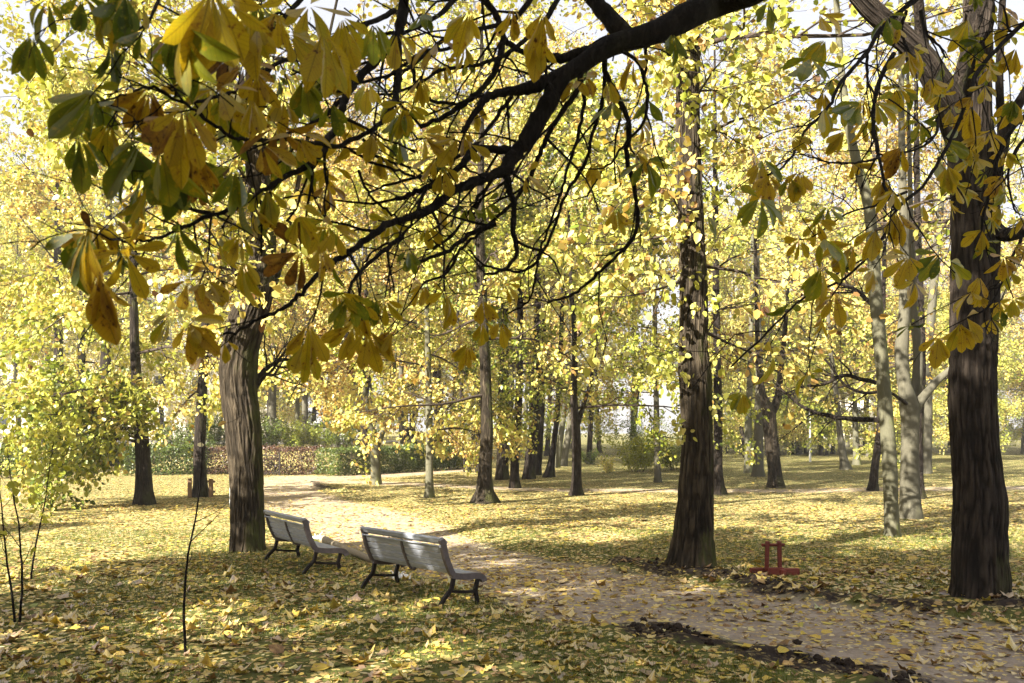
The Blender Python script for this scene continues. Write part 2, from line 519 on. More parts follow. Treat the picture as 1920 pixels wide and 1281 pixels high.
def segdist(x, y, P, closed):
    d = np.full(x.shape, 1e9)
    n = len(P)
    for i in range(n if closed else n - 1):
        a, b = P[i], P[(i + 1) % n]
        ab = b - a
        t = np.clip(((x - a[0]) * ab[0] + (y - a[1]) * ab[1]) / (ab @ ab), 0, 1)
        d = np.minimum(d, np.hypot(x - a[0] - t * ab[0], y - a[1] - t * ab[1]))
    return d


def inside(x, y, P):
    r = np.zeros(x.shape, bool)
    n = len(P)
    for i in range(n):
        a, b = P[i], P[(i + 1) % n]
        c = ((a[1] > y) != (b[1] > y))
        with np.errstate(divide='ignore', invalid='ignore'):
            xi = (b[0] - a[0]) * (y - a[1]) / (b[1] - a[1]) + a[0]
        r ^= c & (x < xi)
    return r


SOIL = [np.array([gp(*p) for p in q]) for q in (
    [(1210, 1172), (1300, 1190), (1420, 1210), (1520, 1232), (1640, 1262), (1760, 1300)],
    [(1160, 1052), (1260, 1066), (1340, 1078), (1420, 1090), (1520, 1108), (1650, 1122), (1760, 1134), (1920, 1140), (2100, 1150)],
    [(590, 906), (604, 916), (640, 921)])]
SOILW = (.66, .36, .3)


def path_s(x, y):
    x = np.asarray(x, float); y = np.asarray(y, float)
    d = segdist(x, y, MAIN, True)
    s1 = np.where(inside(x, y, MAIN), d, -d)
    s2 = .85 - segdist(x, y, CROSS, False)
    return s1, np.maximum(s1, s2)


def soil_v(x, y):
    r = np.zeros(np.shape(x))
    for P, wd in zip(SOIL, SOILW):
        r = np.maximum(r, np.exp(-(segdist(x, y, P, False) / (wd * (.45 + 1.1 * vnoise(x * .9, y * .9, 6.6)))) ** 2))
    return r


def gz(x, y):
    x = np.asarray(x, float); y = np.asarray(y, float)
    s1, s = path_s(x, y)
    z = -.12 * sstep(-.95, .3, s1) * sstep(24, 14, y)
    z = z + .05 * (vnoise(x * .35 + 9, y * .35, 3.3) - .5) * sstep(5, 9, y) + .02 * (vnoise(x * 1.7, y * 1.7, 8.1) - .5)
    so_ = soil_v(x, y)
    z = z + so_ * (.11 * vnoise(x * 5, y * 5, 1.5) ** 2 + .07 * vnoise(x * 2.5, y * 2.5, 4.5) + .035 * vnoise(x * 13, y * 13, 2.5))
    z = z + 1.05 * sstep(40.5, 44.5, y) * sstep(-4.5, -9, x)
    return z


def axis_vals(*segs):
    out = []
    for a, b, st in segs:
        out.append(np.arange(a, b, st))
    return np.concatenate(out)


ys = axis_vals((-30, 4, 2), (4, 19, .11), (19, 34, .3), (34, 50, .5), (50, 90, 2), (90, 200, 10), (200, 421, 20))
xs = axis_vals((-320, -40, 8), (-40, -12, .6), (-12, 12, .11), (12, 40, .6), (40, 321, 8))
GX, GY = np.meshgrid(xs, ys)
S1, SA = path_s(GX, GY)
SO = soil_v(GX, GY)
GZ = gz(GX, GY)
nx, ny = len(xs), len(ys)
ii, jj = np.meshgrid(np.arange(ny - 1), np.arange(nx - 1), indexing='ij')
a = ii * nx + jj
QF = np.stack([a, a + 1, a + 1 + nx, a + nx], -1).reshape(-1, 4)
cs = SA.ravel()[QF].mean(1)
GV = np.stack([GX, GY, GZ], -1).reshape(-1, 3)


def ground_piece(name, faces):
    used = np.unique(faces)
    remap = np.full(len(GV), -1); remap[used] = np.arange(len(used))
    mb = MB(); mb.add(GV[used], remap[faces])
    o = mb.build(name, GROUND)
    for nm, arr in (("s", SA), ("soil", SO)):
        at_ = o.data.attributes.new(nm, 'FLOAT', 'POINT')
        at_.data.foreach_set("value", arr.ravel()[used].astype(np.float32))
    return tag(o, kind='structure')


ground_piece("lawn", QF[cs <= 0])
ground_piece("path", QF[cs > 0])


def zg(x, y):
    return float(gz(np.array([x]), np.array([y]))[0])


# ------------------------------------------------------------------ trees
def trunk_piece(mb, pts, rad, sides=20, n=50, flare=.4, ridge=.05, seed=0, mat=0, lump=.08, fis=0):
    r = RN(seed + 100)
    q = spline(np.column_stack([pts, rad]), n)
    P, r0 = q[:, :3], np.maximum(q[:, 3], .004)
    th = np.arange(sides) * 2 * np.pi / sides
    h = np.maximum(P[:, 2] - P[0, 2], 0)
    ph = r.uniform(0, 6.28, 3)
    lobes = 1 + .45 * np.sin(th * 3 + ph[0]) + .3 * np.sin(th * 5 + ph[1])
    fl = flare * np.exp(-h / (r0[0] * 1.1 + .05))[:, None] * lobes[None, :]
    nz = vnoise(np.cos(th)[None] * 5 + seed, np.sin(th)[None] * 5, P[:, 2:3] * 1.1) - .5
    nz2 = vnoise(np.cos(th)[None] * 1.2 + seed, np.sin(th)[None] * 1.2, P[:, 2:3] * .8 + seed) - .5
    Rr = r0[:, None] * (1 + fl + ridge * 2 * nz + lump * 2 * nz2)
    lc = None
    if fis:
        tw = th[None] + .12 * np.sin(P[:, 2:3] * 1.3 + seed)
        zz = P[:, 2:3]
        wob = .35 * (vnoise(np.cos(tw) * 3, np.sin(tw) * 3, zz * 3.5 + seed) - .5)
        c_, s_ = np.cos(tw + wob * .35), np.sin(tw + wob * .35)
        a1 = np.abs(2 * vnoise(c_ * 6 + seed, s_ * 6, zz * 3.4) - 1)
        a2 = np.abs(2 * vnoise(c_ * 13 + seed, s_ * 13, zz * 6.5 + 7) - 1)
        rg = np.clip(1.5 * (.62 * a1 + .42 * a2) + .18 * (vnoise(c_ * 25, s_ * 25, zz * 12) - .5), 0, 1)
        Rr = Rr + fis * (rg - .55)
        lc = np.stack([rg, np.ones_like(rg), 0 * rg], -1).reshape(-1, 3)
    V, F = tubes(P[None], Rr[None], sides)
    mb.add(V, F, mat, .5, lc)
    return P, r0


def crown_geo(mb, P, r0, seed, cb, n1=14, n2=8, n3=7, nl=14, R=4.0, leaf=.09, tint=.6, tvar=.1, elev=(5, 60), droop=-.04,
              tpl=LEAF6, twig_mat=0, leaf_mat_i=1, t1=1.0, l3=.75, keep=1.0, jit=.10, sector=None, down=.45, tr=1.0):
    """limbs, branches, twigs and leaves growing from the stem P above height cb"""
    r = RN(seed)
    hz_ = P[:, 2] - P[0, 2]
    H = hz_[-1]
    t = (np.arange(n1) + r.uniform(0, 1, n1)) / n1
    t = t ** .8 * t1
    h = cb + (H - cb) * t
    az = np.arange(n1) * 2.399 + r.uniform(0, 6.28) + r.normal(0, .3, n1)
    if sector:
        az = r.uniform(R_(sector[0]), R_(sector[1]), n1)
    P0 = np.stack([np.interp(h, hz_, P[:, k]) for k in range(3)], 1)
    rs = np.interp(h, hz_, r0)
    el = np.radians(elev[0] + (elev[1] - elev[0]) * t + r.normal(0, 8, n1))
    D = np.stack([np.cos(az) * np.cos(el), np.sin(az) * np.cos(el), np.sin(el)], 1)
    L = R * (np.sqrt(np.clip(1 - t ** 2, 0, 1)) * .85 + .2) * r.uniform(.75, 1.2, n1)
    K = 9
    A = grow(P0, D, L, K, .10, droop + .06 * t, r)
    RA = np.maximum((np.minimum(rs * .38, .014 + .008 * L))[:, None] * np.linspace(1, .18, K) ** 1.0, .004)
    V, F = tubes(A, RA, 5); mb.add(V, F, twig_mat)
    p, d, rr, ix, tt = offshoots(A, RA, n2, .22, 1.0, .5, 1.1, r)
    LB = L[ix] * (.45 - .22 * tt) * r.uniform(.6, 1.25, len(ix)) + .3
    B = grow(p, d, LB, 6, .16, -.03, r)
    RB = np.maximum((rr * .6)[:, None] * np.linspace(1, .25, 6), .006 * tr)
    V, F = tubes(B, RB, 4); mb.add(V, F, twig_mat)
    p, d, rr, ix2, tt = offshoots(B, RB, n3, .15, 1.0, .4, 1.2, r)
    LC = r.uniform(.35, 1.0, len(ix2)) * l3
    C = grow(p, d, LC, 4, .22, -.05, r)
    RC = np.maximum((rr * .6)[:, None] * np.linspace(1, .4, 4), .0038 * tr)
    V, F = tubes(C, RC, 3); mb.add(V, F, twig_mat)
    if nl <= 0:
        return
    # leaves
    M = len(C)
    kp = np.repeat(r.uniform(0, 1, M) < keep, nl)
    idx = np.repeat(np.arange(M), nl)
    u = r.uniform(.1, 1.05, M * nl)
    f = np.clip(u, 0, .999) * 3; i = f.astype(int); fr = (f - i)[:, None]
    pos = C[idx, i] * (1 - fr) + C[idx, i + 1] * fr + r.normal(0, jit, (M * nl, 3))
    T = norm(C[idx, i + 1] - C[idx, i])
    X = T + r.normal(0, .6, T.shape); X[:, 2] -= down
    N = r.normal(0, .55, T.shape); N[:, 2] += .55; N[:, 0] -= .25; N[:, 1] -= .25
    tn = tint + r.normal(0, tvar * 1.1, n1)[ix][ix2][idx] + r.normal(0, tvar, M * nl) + r.normal(0, tvar * 1.0, M)[idx] + .28 * (r.uniform(0, 1, M * nl) < .07) - .2 * (r.uniform(0, 1, M) < .14)[idx]
    sz = leaf * r.uniform(.65, 1.35, M * nl)
    leafbatch(mb, tpl, pos[kp], X[kp], N[kp], sz[kp], np.clip(tn[kp], 0, 1), leaf_mat_i, r.uniform(-1.5, 2.5, M * nl)[kp])


def px_path(pts, Y, dy=0.0):
    """pts (px,py,width px) at depth Y (dy: depth change from first to last) -> xyz, radius relative to the base"""
    out, rad = [], []
    n = len(pts)
    for i, (px, py, wd) in enumerate(pts):
        y = Y + dy * i / max(n - 1, 1)
        out.append(at(px, py, y)); rad.append(wd / 2 / F_PX * y)
    return np.array(out), np.array(rad)


def px_tree(label, pts, Y=None, stems=(), H=14, cb=3.5, bark=None, seed=1, name="linden_tree", cat="tree", sides=14, flare=.35, fis=0,
            ridge=.05, crown=None, limbs=(), group=None, shoots=None, n=40, lump=.08, lowest_boughs=None):
    """a tree whose trunk follows the picked outline, prolonged above the last point to height H"""
    Y = Y or ground_y(pts[0][1])
    P, rad = px_path(pts, Y)
    base = np.array([P[0, 0], P[0, 1], zg(P[0, 0], P[0, 1])])
    P[0, 2] = base[2] - .06
    if P[-1, 2] < H:
        d = norm(P[-1] - P[-2]); d = norm(d + np.array([0, 0, 1.2]))
        k = 3
        e = np.array([P[-1] + d * (H - P[-1, 2]) / d[2] * (j + 1) / k for j in range(k)])
        r2 = rad[-1] * np.array([.75, .45, .12])
        P = np.vstack([P, e]); rad = np.r_[rad, r2]
    root = empty(name, base, label, cat, group)
    mb = MB()
    loc = P - base
    q, r0 = trunk_piece(mb, loc, rad, sides, n, flare, ridge, seed, lump=lump, fis=fis)
    axes = [(q, r0)]
    for sp, y2 in stems:
        S, sr = px_path(sp, y2)
        if S[-1, 2] < H * .8 and sp[-1][1] < 720:
            d = norm(S[-1] - S[-2]); d = norm(d + np.array([0, 0, .9]))
            e = np.array([S[-1] + d * (H * .85 - S[-1, 2]) / d[2] * f for f in (.5, 1)])
            S = np.vstack([S, e]); sr = np.r_[sr, sr[-1] * .55, sr[-1] * .15]
        q2, r2 = trunk_piece(mb, S - base, sr, max(8, sides - 4), 26, 0, ridge, seed + 5)
        if q2[-1, 2] - q2[0, 2] > 2:
            axes.append((q2, r2))
    mb.build("trunk", bark or BARK, root)
    for lp, y2, dy in limbs:
        S, sr = px_path(lp, y2, dy)
        lb = MB()
        S = S - base
        q3 = spline(np.column_stack([S, sr]), 26)
        r = RN(seed + len(lp))
        q3[1:, :3] += np.cumsum(r.normal(0, .006, (25, 3)), 0)
        V, F = tubes(q3[None, :, :3], np.maximum(q3[None, :, 3], .004), 8); lb.add(V, F)
        p, d, rr, ix, tt = offshoots(q3[None, :, :3], q3[None, :, 3], 9, .25, 1.0, .4, 1.0, r)
        B = grow(p, d, r.uniform(.4, 1.3, len(p)), 7, .18, .02, r)
        RB = np.maximum(np.minimum(rr * .6, .02)[:, None] * np.linspace(1, .2, 7), .003)
        V, F = tubes(B, RB, 4); lb.add(V, F)
        p, d, rr, ix, tt = offshoots(B, RB, 4, .2, 1, .4, 1.0, r)
        B = grow(p, d, r.uniform(.2, .6, len(p)), 4, .2, 0, r)
        V, F = tubes(B, np.maximum(rr[:, None] * .6 * np.linspace(1, .4, 4), .002), 3); lb.add(V, F)
        lb.build("limb", BARK, root)
    c = dict(n1=14, n2=8, n3=7, nl=12, R=3.5, leaf=.09, tint=.6)
    c.update(crown or {})
    c['nl'] = int(c['nl'] * 1.3)
    if seed not in (3, 5, 8, 11, 24, 21, 50, 51, 59):
        cb *= .66
        c['n1'] = int(c['n1'] * 1.25)
        c['elev'] = (c.get('elev', (5, 60))[0] - 8, 58)
    c['leaf'] = c['leaf'] * 1.18
    cm = MB()
    lowest = c.pop("low", None) or lowest_boughs
    if len(axes) > 1:
        c["n1"] = max(4, int(c["n1"] / len(axes)))
    for k, (qq, rr_) in enumerate(axes):
        c2 = max(cb - (qq[0, 2] - q[0, 2]), .3)
        crown_geo(cm, qq, rr_, seed * 17 + k, c2, **c)
    if lowest:
        for k, lw in enumerate(lowest):
            cc = dict(c); h0, h1 = lw.pop("h"); cc.update(lw)
            i0 = np.searchsorted(q[:, 2] - q[0, 2], h0); i1 = max(np.searchsorted(q[:, 2] - q[0, 2], h1), i0 + 2)
            crown_geo(cm, q[i0:i1], r0[i0:i1], seed * 31 + k, 0.0, **cc)
    if shoots:
        r = RN(seed + 77)
        for (h0, h1, m_, side) in shoots:
            hh = r.uniform(h0, h1, m_)
            zz = q[:, 2] - q[0, 2]
            c0 = np.stack([np.interp(hh, zz, q[:, k]) for k in range(3)], 1)
            rr = np.interp(hh, zz, r0)
            az = r.uniform(R_(side[0]), R_(side[1]), m_)
            o = np.stack([np.cos(az), np.sin(az), 0 * az], 1)
            S = grow(c0 + o * rr[:, None] * .9, o + np.array([0, 0, .6]), r.uniform(.25, .8, m_), 4, .25, -.1, r)
            V, F = tubes(S, np.full((m_, 4), .006), 3); cm.add(V, F, 0)
            ix = np.repeat(np.arange(m_), 9)
            u = r.integers(1, 4, len(ix))
            pos = S[ix, u] + r.normal(0, .07, (len(ix), 3))
            X = r.normal(0, .6, (len(ix), 3)); X[:, 2] -= .7
            N = r.normal(0, .5, (len(ix), 3)); N[:, 1] -= .6; N[:, 0] -= .4
            leafbatch(cm, LEAF6, pos, X, N, r.uniform(.06, .12, len(ix)), np.clip(r.normal(.52, .08, len(ix)), 0, 1), 1, r.uniform(-1, 2, len(ix)))
    cm.build("crown", [TWIG, LEAF], root)
    return root


YEL = dict(tint=.57, tvar=.075, keep=.72, jit=.075)
GRN = dict(tint=.42, tvar=.08)
GLD = dict(tint=.76, tvar=.07)

# the three large trunks
px_tree("thick leaning linden trunk left of the two benches, dappled with leaf shadows",
        [(464, 1032, 62), (464, 1000, 62), (462, 900, 60), (455, 800, 66), (446, 720, 66), (448, 670, 66), (462, 610, 66), (482, 550, 56), (492, 480, 46),
         (492, 400, 42), (480, 300, 38), (478, 180, 34)], stems=[([(462, 860, 24), (475, 800, 22), (472, 740, 20), (476, 680, 16), (486, 600, 13), (520, 520, 10)], 15.3)],
        H=15, cb=4.2, bark=BARK2, seed=3, sides=140, n=320, flare=.14, ridge=.02, fis=.022, crown=dict(n1=16, n2=8, n3=8, nl=11, R=4.2, leaf=.10, **YEL), lowest_boughs=[dict(h=(3.5, 6.8), n1=11, n2=6, n3=6, nl=9, R=2.0, droop=-.02, elev=(18, 35), tint=.55, sector=(110, 265))],
        limbs=[([(476, 720, 11), (500, 690, 9), (530, 672, 7), (570, 672, 4)], 15.3, .8), ([(474, 735, 9), (500, 700, 8), (520, 695, 5), (560, 640, 3)], 15.3, 1.0)])
px_tree("tall straight thick trunk right of the path, with yellow leaf shoots up its side",
        [(1300, 1062, 74), (1302, 1020, 70), (1305, 940, 64), (1308, 850, 58), (1307, 780, 58), (1305, 720, 60), (1302, 690, 62), (1300, 640, 52), (1300, 540, 50), (1296, 430, 48),
         (1292, 300, 46), (1290, 180, 42), (1292, 60, 38)], H=17, cb=7.5, bark=BARK2, seed=5, sides=150, n=360, flare=.36, ridge=.02, fis=.024,
        crown=dict(n1=14, n2=8, n3=7, nl=8, R=4.0, leaf=.10, **YEL),
        lowest_boughs=[dict(h=(3.3, 8.2), n1=15, n2=6, n3=6, nl=8, R=1.7, elev=(5, 25), tint=.6)],
        shoots=[(1.7, 2.2, 5, (200, 330)), (2.6, 3.4, 8, (180, 330)), (3.6, 8.5, 44, (150, 360))])

# smaller near and middle trees, one by one
px_tree("slender grey green trunk in front of the forked pale tree, right side", [(1674, 1006, 27), (1672, 980, 26), (1668, 860, 27), (1660, 760, 25), (1652, 660, 24), (1642, 560, 23),
        (1636, 460, 22), (1628, 380, 20), (1600, 280, 17), (1580, 160, 14)], H=13, cb=5.5, bark=BARKG, seed=8, sides=18, n=60, flare=.15,
        crown=dict(n1=9, n2=7, n3=6, nl=5, R=3.2, leaf=.09, **YEL),
        limbs=[([(1652, 789, 10), (1600, 785, 9), (1565, 780, 8), (1522, 769, 7), (1495, 756, 6), (1470, 735, 5), (1440, 718, 3), (1407, 710, 2)], 17, 1.0),
               ([(1648, 718, 8), (1620, 712, 8), (1585, 705, 7), (1548, 722, 6), (1511, 728, 5), (1485, 744, 3)], 17, .8),
               ([(1640, 575, 9), (1610, 548, 8), (1588, 533, 6), (1555, 530, 4)], 17, .6)])
px_tree("forked pale trunk in sunlight with a stout limb leaning right, beside the large right tree",
        [(1706, 972, 38), (1706, 940, 36), (1705, 880, 34), (1706, 800, 32), (1704, 765, 36), (1695, 720, 24), (1690, 660, 24), (1695, 600, 20), (1696, 480, 17), (1692, 340, 14), (1690, 200, 11)],
        stems=[([(1708, 775, 24), (1718, 730, 20), (1722, 660, 18), (1715, 600, 16), (1712, 520, 12), (1708, 420, 10)], 20.8),
               ([(1708, 778, 22), (1726, 752, 17), (1750, 722, 15), (1778, 694, 12), (1830, 650, 8)], 20.4)],
        H=15, cb=6, bark=BARKP, seed=11, sides=22, n=60, flare=.25, crown=dict(n1=12, n2=7, n3=6, nl=6, R=3.5, leaf=.09, **YEL),
        limbs=[([(1700, 758, 7), (1680, 742, 6), (1660, 735, 6), (1620, 736, 6), (1585, 722, 5), (1560, 690, 5), (1530, 650, 4), (1500, 610, 3)], 20.2, -1)])
px_tree("dark trunk half hidden behind the forked pale tree, base in leaves", [(1722, 936, 24), (1721, 900, 20), (1722, 800, 19), (1726, 700, 18), (1724, 560, 15), (1720, 400, 12)],
        H=15, cb=5, bark=BARK, seed=13, crown=dict(n1=10, n2=7, n3=6, nl=7, R=3.5, **YEL))
px_tree("smooth light grey trunk far behind, seen between the forked tree and the large right trunk", [(1738, 888, 17), (1740, 800, 16), (1740, 700, 15), (1744, 620, 15), (1752, 520, 15), (1762, 400, 13), (1770, 250, 10)],
        H=18, cb=8, bark=BARKP, seed=14, crown=dict(n1=10, n2=7, n3=6, nl=8, R=4, **YEL))
px_tree("dark crooked trunk left of the slender grey green one, by the cross path", [(1637, 921, 18), (1640, 880, 15), (1646, 840, 15), (1652, 780, 14), (1650, 700, 12), (1655, 600, 10)],
        H=12, cb=5, bark=BARK, seed=15, crown=dict(n1=9, n2=7, n3=6, nl=8, R=3, **GLD))
px_tree("dark trunk forking into a Y at head height, on the lawn by the cross path", [(1453, 914, 28), (1452, 880, 24), (1446, 830, 24), (1442, 775, 24), (1432, 745, 13), (1424, 700, 10), (1420, 620, 8)],
        stems=[([(1442, 780, 20), (1458, 750, 15), (1462, 715, 12), (1470, 640, 9), (1476, 560, 7)], 31.8)], H=14, cb=5.5, bark=BARK2, seed=16,
        crown=dict(n1=12, n2=7, n3=6, nl=6, R=3.5, **GLD))
px_tree("pale sunlit trunk just left of the dark Y shaped tree", [(1422, 894, 20), (1422, 850, 18), (1423, 780, 17), (1424, 700, 14), (1420, 560, 12)], H=17, cb=6, bark=BARKP, seed=17,
        crown=dict(n1=10, n2=7, n3=6, nl=8, R=4, **YEL))
px_tree("thin greenish trunk second left of the dark Y shaped tree", [(1403, 886, 15), (1403, 840, 13), (1404, 760, 12), (1408, 640, 10)], H=17, cb=5, bark=BARKG, seed=18, crown=dict(n1=9, n2=7, n3=6, nl=9, R=3.5, **YEL))
px_tree("dark trunk hiding close behind the tall straight trunk right of the path", [(1348, 927, 24), (1346, 880, 18), (1346, 780, 16), (1344, 640, 14), (1342, 480, 12)], H=15, cb=5, bark=BARK, seed=19,
        crown=dict(n1=11, n2=7, n3=7, nl=8, R=3.6, **YEL), shoots=[(1.5, 3.5, 14, (0, 360))])
px_tree("slim pale trunk standing before the bright green shrub", [(1234, 904, 13), (1232, 860, 11), (1231, 800, 11), (1230, 720, 10), (1228, 600, 8)], H=12, cb=3.6, bark=BARKP, seed=20, flare=.3,
        crown=dict(n1=11, n2=7, n3=7, nl=9, R=2.6, **GLD))
px_tree("small dark tree with a green and yellow crown, right of the cluster of trunks", [(1081, 929, 24), (1081, 900, 18), (1081, 830, 17), (1079, 790, 16), (1076, 740, 13), (1078, 640, 10), (1070, 520, 7)],
        stems=[([(1081, 800, 12), (1094, 760, 8), (1110, 700, 6)], 27.4)], H=11.5, cb=2.2, bark=BARK, seed=21, flare=.3,
        crown=dict(n1=22, n2=9, n3=8, nl=13, R=3.7, leaf=.10, droop=-.06, elev=(8, 60), **GRN))
px_tree("pale trunk with flared sunlit foot, left of the path crossing", [(909, 943, 36), (909, 920, 28), (910, 880, 25), (913, 820, 24), (912, 770, 23), (910, 700, 21), (906, 600, 19), (900, 450, 17), (902, 300, 12)],
        H=15, cb=4.2, bark=BARK2, seed=22, sides=20, flare=.55, crown=dict(n1=15, n2=8, n3=7, nl=10, R=3.6, **YEL))
px_tree("slim mossy trunk left of the flared pale one, at the lawn edge", [(805, 932, 20), (805, 900, 15), (805, 820, 14), (804, 760, 13), (803, 680, 11), (800, 560, 9)], H=12, cb=3.2, bark=BARKG, seed=23, flare=.25,
        crown=dict(n1=14, n2=8, n3=8, nl=11, R=3.0, **YEL))
px_tree("small tree with light smooth trunk before the clipped hedge, yellow crown close above", [(705, 908, 22), (705, 890, 19), (704, 850, 19), (703, 830, 20), (692, 790, 10), (684, 730, 9), (678, 640, 8)],
        stems=[([(706, 838, 14), (722, 800, 8), (735, 740, 6), (742, 660, 5)], 33)], H=11, cb=1.6, bark=BARKG, seed=24, flare=.2,
        crown=dict(n1=20, n2=8, n3=7, nl=11, R=3.3, leaf=.11, tint=.66, tvar=.06))
px_tree("mossy trunk with leafy shoots low on its side, in the middle cluster", [(965, 914, 19), (965, 880, 17), (968, 820, 17), (972, 760, 15), (975, 640, 13)], H=14, cb=4, bark=BARK, seed=25,
        crown=dict(n1=13, n2=7, n3=7, nl=10, R=3.2, **YEL), shoots=[(.7, 1.6, 10, (180, 360)), (1.6, 4, 16, (0, 360))])
px_tree("broad grey brown trunk second from left in the middle cluster", [(942, 899, 26), (942, 870, 23), (943, 800, 22), (944, 720, 21), (944, 560, 18)], H=17, cb=6, bark=BARK2, seed=26, flare=.15,
        crown=dict(n1=12, n2=7, n3=6, nl=10, R=3.6, **YEL))
px_tree("thin straight dark trunk at the left edge of the middle cluster", [(897, 886, 11), (896, 840, 10), (896, 760, 9), (894, 640, 8)], H=16, cb=5, bark=BARK, seed=27, crown=dict(n1=10, n2=7, n3=6, nl=9, R=3.2, **GLD))
px_tree("thin dark trunk leaning left, by the fence posts", [(877, 885, 13), (872, 850, 10), (868, 800, 9), (866, 740, 8), (860, 640, 7)], H=15, cb=4, bark=BARK, seed=28, crown=dict(n1=10, n2=7, n3=6, nl=10, R=3.2, **GLD))
for i, (lab, pts, bk) in enumerate([
        ("wide dusky trunk in the middle cluster, behind the one with low shoots", [(992, 898, 21), (996, 850, 21), (1003, 790, 20), (1006, 700, 16)], BARK),
        ("dusky straight trunk just right of the wide one in the middle cluster", [(1008, 891, 12), (1011, 850, 12), (1014, 790, 12), (1018, 700, 10)], BARK),
        ("dark trunk leaning right with a curved foot, in the middle cluster", [(1029, 895, 20), (1034, 865, 13), (1040, 820, 11), (1046, 760, 10)], BARK),
        ("grey trunk behind the right-leaning dark one in the middle cluster", [(1044, 877, 11), (1048, 845, 11), (1054, 800, 11), (1060, 740, 9)], BARKG),
        ("pale sunlit trunk leaning right at the right end of the middle cluster", [(1055, 874, 16), (1061, 840, 13), (1068, 800, 12), (1072, 740, 10)], BARKP),
        ("dark thin trunk behind the small green and yellow tree, near the fern", [(1104, 868, 11), (1106, 830, 10), (1108, 780, 9)], BARK)]):
    px_tree(lab, pts, H=17, cb=6, bark=bk, seed=40 + i, crown=dict(n1=10, n2=6, n3=6, nl=9, R=3.6, **(YEL if i % 2 else GLD)))
px_tree("dark trunk between wooden guard boards, left of the leaning trunk", [(376, 931, 26), (376, 900, 23), (374, 850, 21), (376, 800, 20), (380, 720, 18), (386, 600, 16)], H=16, cb=3.0, bark=BARK, seed=50,
        crown=dict(n1=16, n2=8, n3=8, nl=12, R=2.9, **YEL))
px_tree("dark trunk at far left with drooping yellow green boughs down to the grass", [(272, 946, 36), (270, 910, 30), (268, 860, 26), (264, 800, 24), (258, 740, 20), (252, 640, 17), (250, 500, 14)], H=16, cb=2.5, bark=BARK, seed=51,
        flare=.3, crown=dict(n1=22, n2=9, n3=8, nl=13, R=4.2, leaf=.105, tint=.56, tvar=.08, elev=(-5, 60), droop=-.06,
                             low=[dict(h=(1.3, 2.6), n1=9, n2=8, n3=7, nl=12, R=3.1, elev=(15, 25), droop=-.12, tint=.38, sector=(165, 250)),
                                  dict(h=(1.8, 2.9), n1=4, n2=6, n3=6, nl=10, R=1.5, elev=(10, 15), droop=-.10, tint=.44, sector=(250, 285))]))
px_tree("dark trunk on the bank at far left, with a bare bough to each side", [(114, 860, 22), (114, 800, 19), (113, 740, 18), (110, 660, 16), (108, 500, 13)], Y=43, H=17, cb=4.5, bark=BARK, seed=52,
        crown=dict(n1=16, n2=8, n3=7, nl=12, R=4.6, leaf=.13, **YEL), limbs=[([(112, 778, 7), (85, 770, 6), (50, 760, 5), (10, 742, 3)], 43, -1), ([(116, 775, 7), (140, 780, 6), (165, 790, 4)], 43, -1)])
px_tree("dark trunk on the bank behind the drooping yellow green tree", [(196, 860, 24), (196, 790, 22), (196, 740, 20), (200, 640, 18)], Y=42, H=17, cb=5, bark=BARK, seed=53, crown=dict(n1=14, n2=8, n3=7, nl=12, R=4.4, leaf=.13, **YEL))
px_tree("dark leaning trunk behind the clipped hedge, forking toward the right", [(690, 850, 17), (680, 790, 14), (664, 720, 12), (652, 650, 11), (640, 540, 9)], Y=44, stems=[([(686, 800, 13), (682, 720, 11), (684, 650, 9)], 44)], H=16, cb=5,
        bark=BARK, seed=54, crown=dict(n1=12, n2=7, n3=6, nl=9, R=3.6, leaf=.12, **GLD))
px_tree("pale slim trunk rising behind the clipped hedge", [(752, 858, 12), (752, 810, 10), (752, 780, 10), (752, 700, 9)], Y=46, H=15, cb=3.5, bark=BARKP, seed=55, crown=dict(n1=11, n2=7, n3=6, nl=10, R=3.4, leaf=.12, **YEL))
px_tree("tall pale trunk on the bank seen right of the leaning trunk", [(512, 850, 17), (511, 790, 15), (511, 700, 14), (512, 560, 12)], Y=52, H=19, cb=7, bark=BARKP, seed=56, crown=dict(n1=12, n2=7, n3=6, nl=9, R=4.2, leaf=.14, tint=.8, tvar=.05))
px_tree("mossy thin trunk on the bank above the brown hedge", [(558, 850, 10), (558, 790, 8), (557, 700, 8)], Y=54, H=15, cb=5, bark=BARKG, seed=57, crown=dict(n1=10, n2=7, n3=6, nl=9, R=3.8, leaf=.14, tint=.78, tvar=.06))
px_tree("light leaning trunk alone on the sunny far lawn", [(1586, 881, 17), (1580, 850, 13), (1574, 800, 11), (1568, 740, 10), (1556, 640, 8)], H=16, cb=6, bark=BARKP, seed=58, flare=.4, crown=dict(n1=12, n2=7, n3=6, nl=10, R=4, leaf=.13, **YEL))
px_tree("low leafy green yellow tree right of the light leaning trunk on the far lawn", [(1607, 872, 14), (1606, 850, 12), (1604, 800, 10)], H=8, cb=1.0, bark=BARKG, seed=59,
        crown=dict(n1=18, n2=8, n3=7, nl=12, R=3.6, leaf=.14, tint=.46, tvar=.08))

# prototypes and the wood behind
PROTO = []


def proto(seed, H, cb, rad, bark, crown):
    r = RN(seed)
    root = empty("background_tree", (0, 0, -50), "x", "tree", "trees of the wood behind the lawn")
    k = 9
    P = np.column_stack([np.cumsum(r.normal(0, .12, k)), np.cumsum(r.normal(0, .12, k)), np.linspace(-.1, H, k)])
    mb = MB()
    q, r0 = trunk_piece(mb, P, np.linspace(rad, .03, k), 10, 24, .3, .04, seed)
    mb.build("trunk", bark, root)
    cm = MB()
    crown_geo(cm, q, r0, seed * 7, cb, **crown)
    cm.build("crown", [TWIG, LEAF], root)
    PROTO.append(root)
    return root


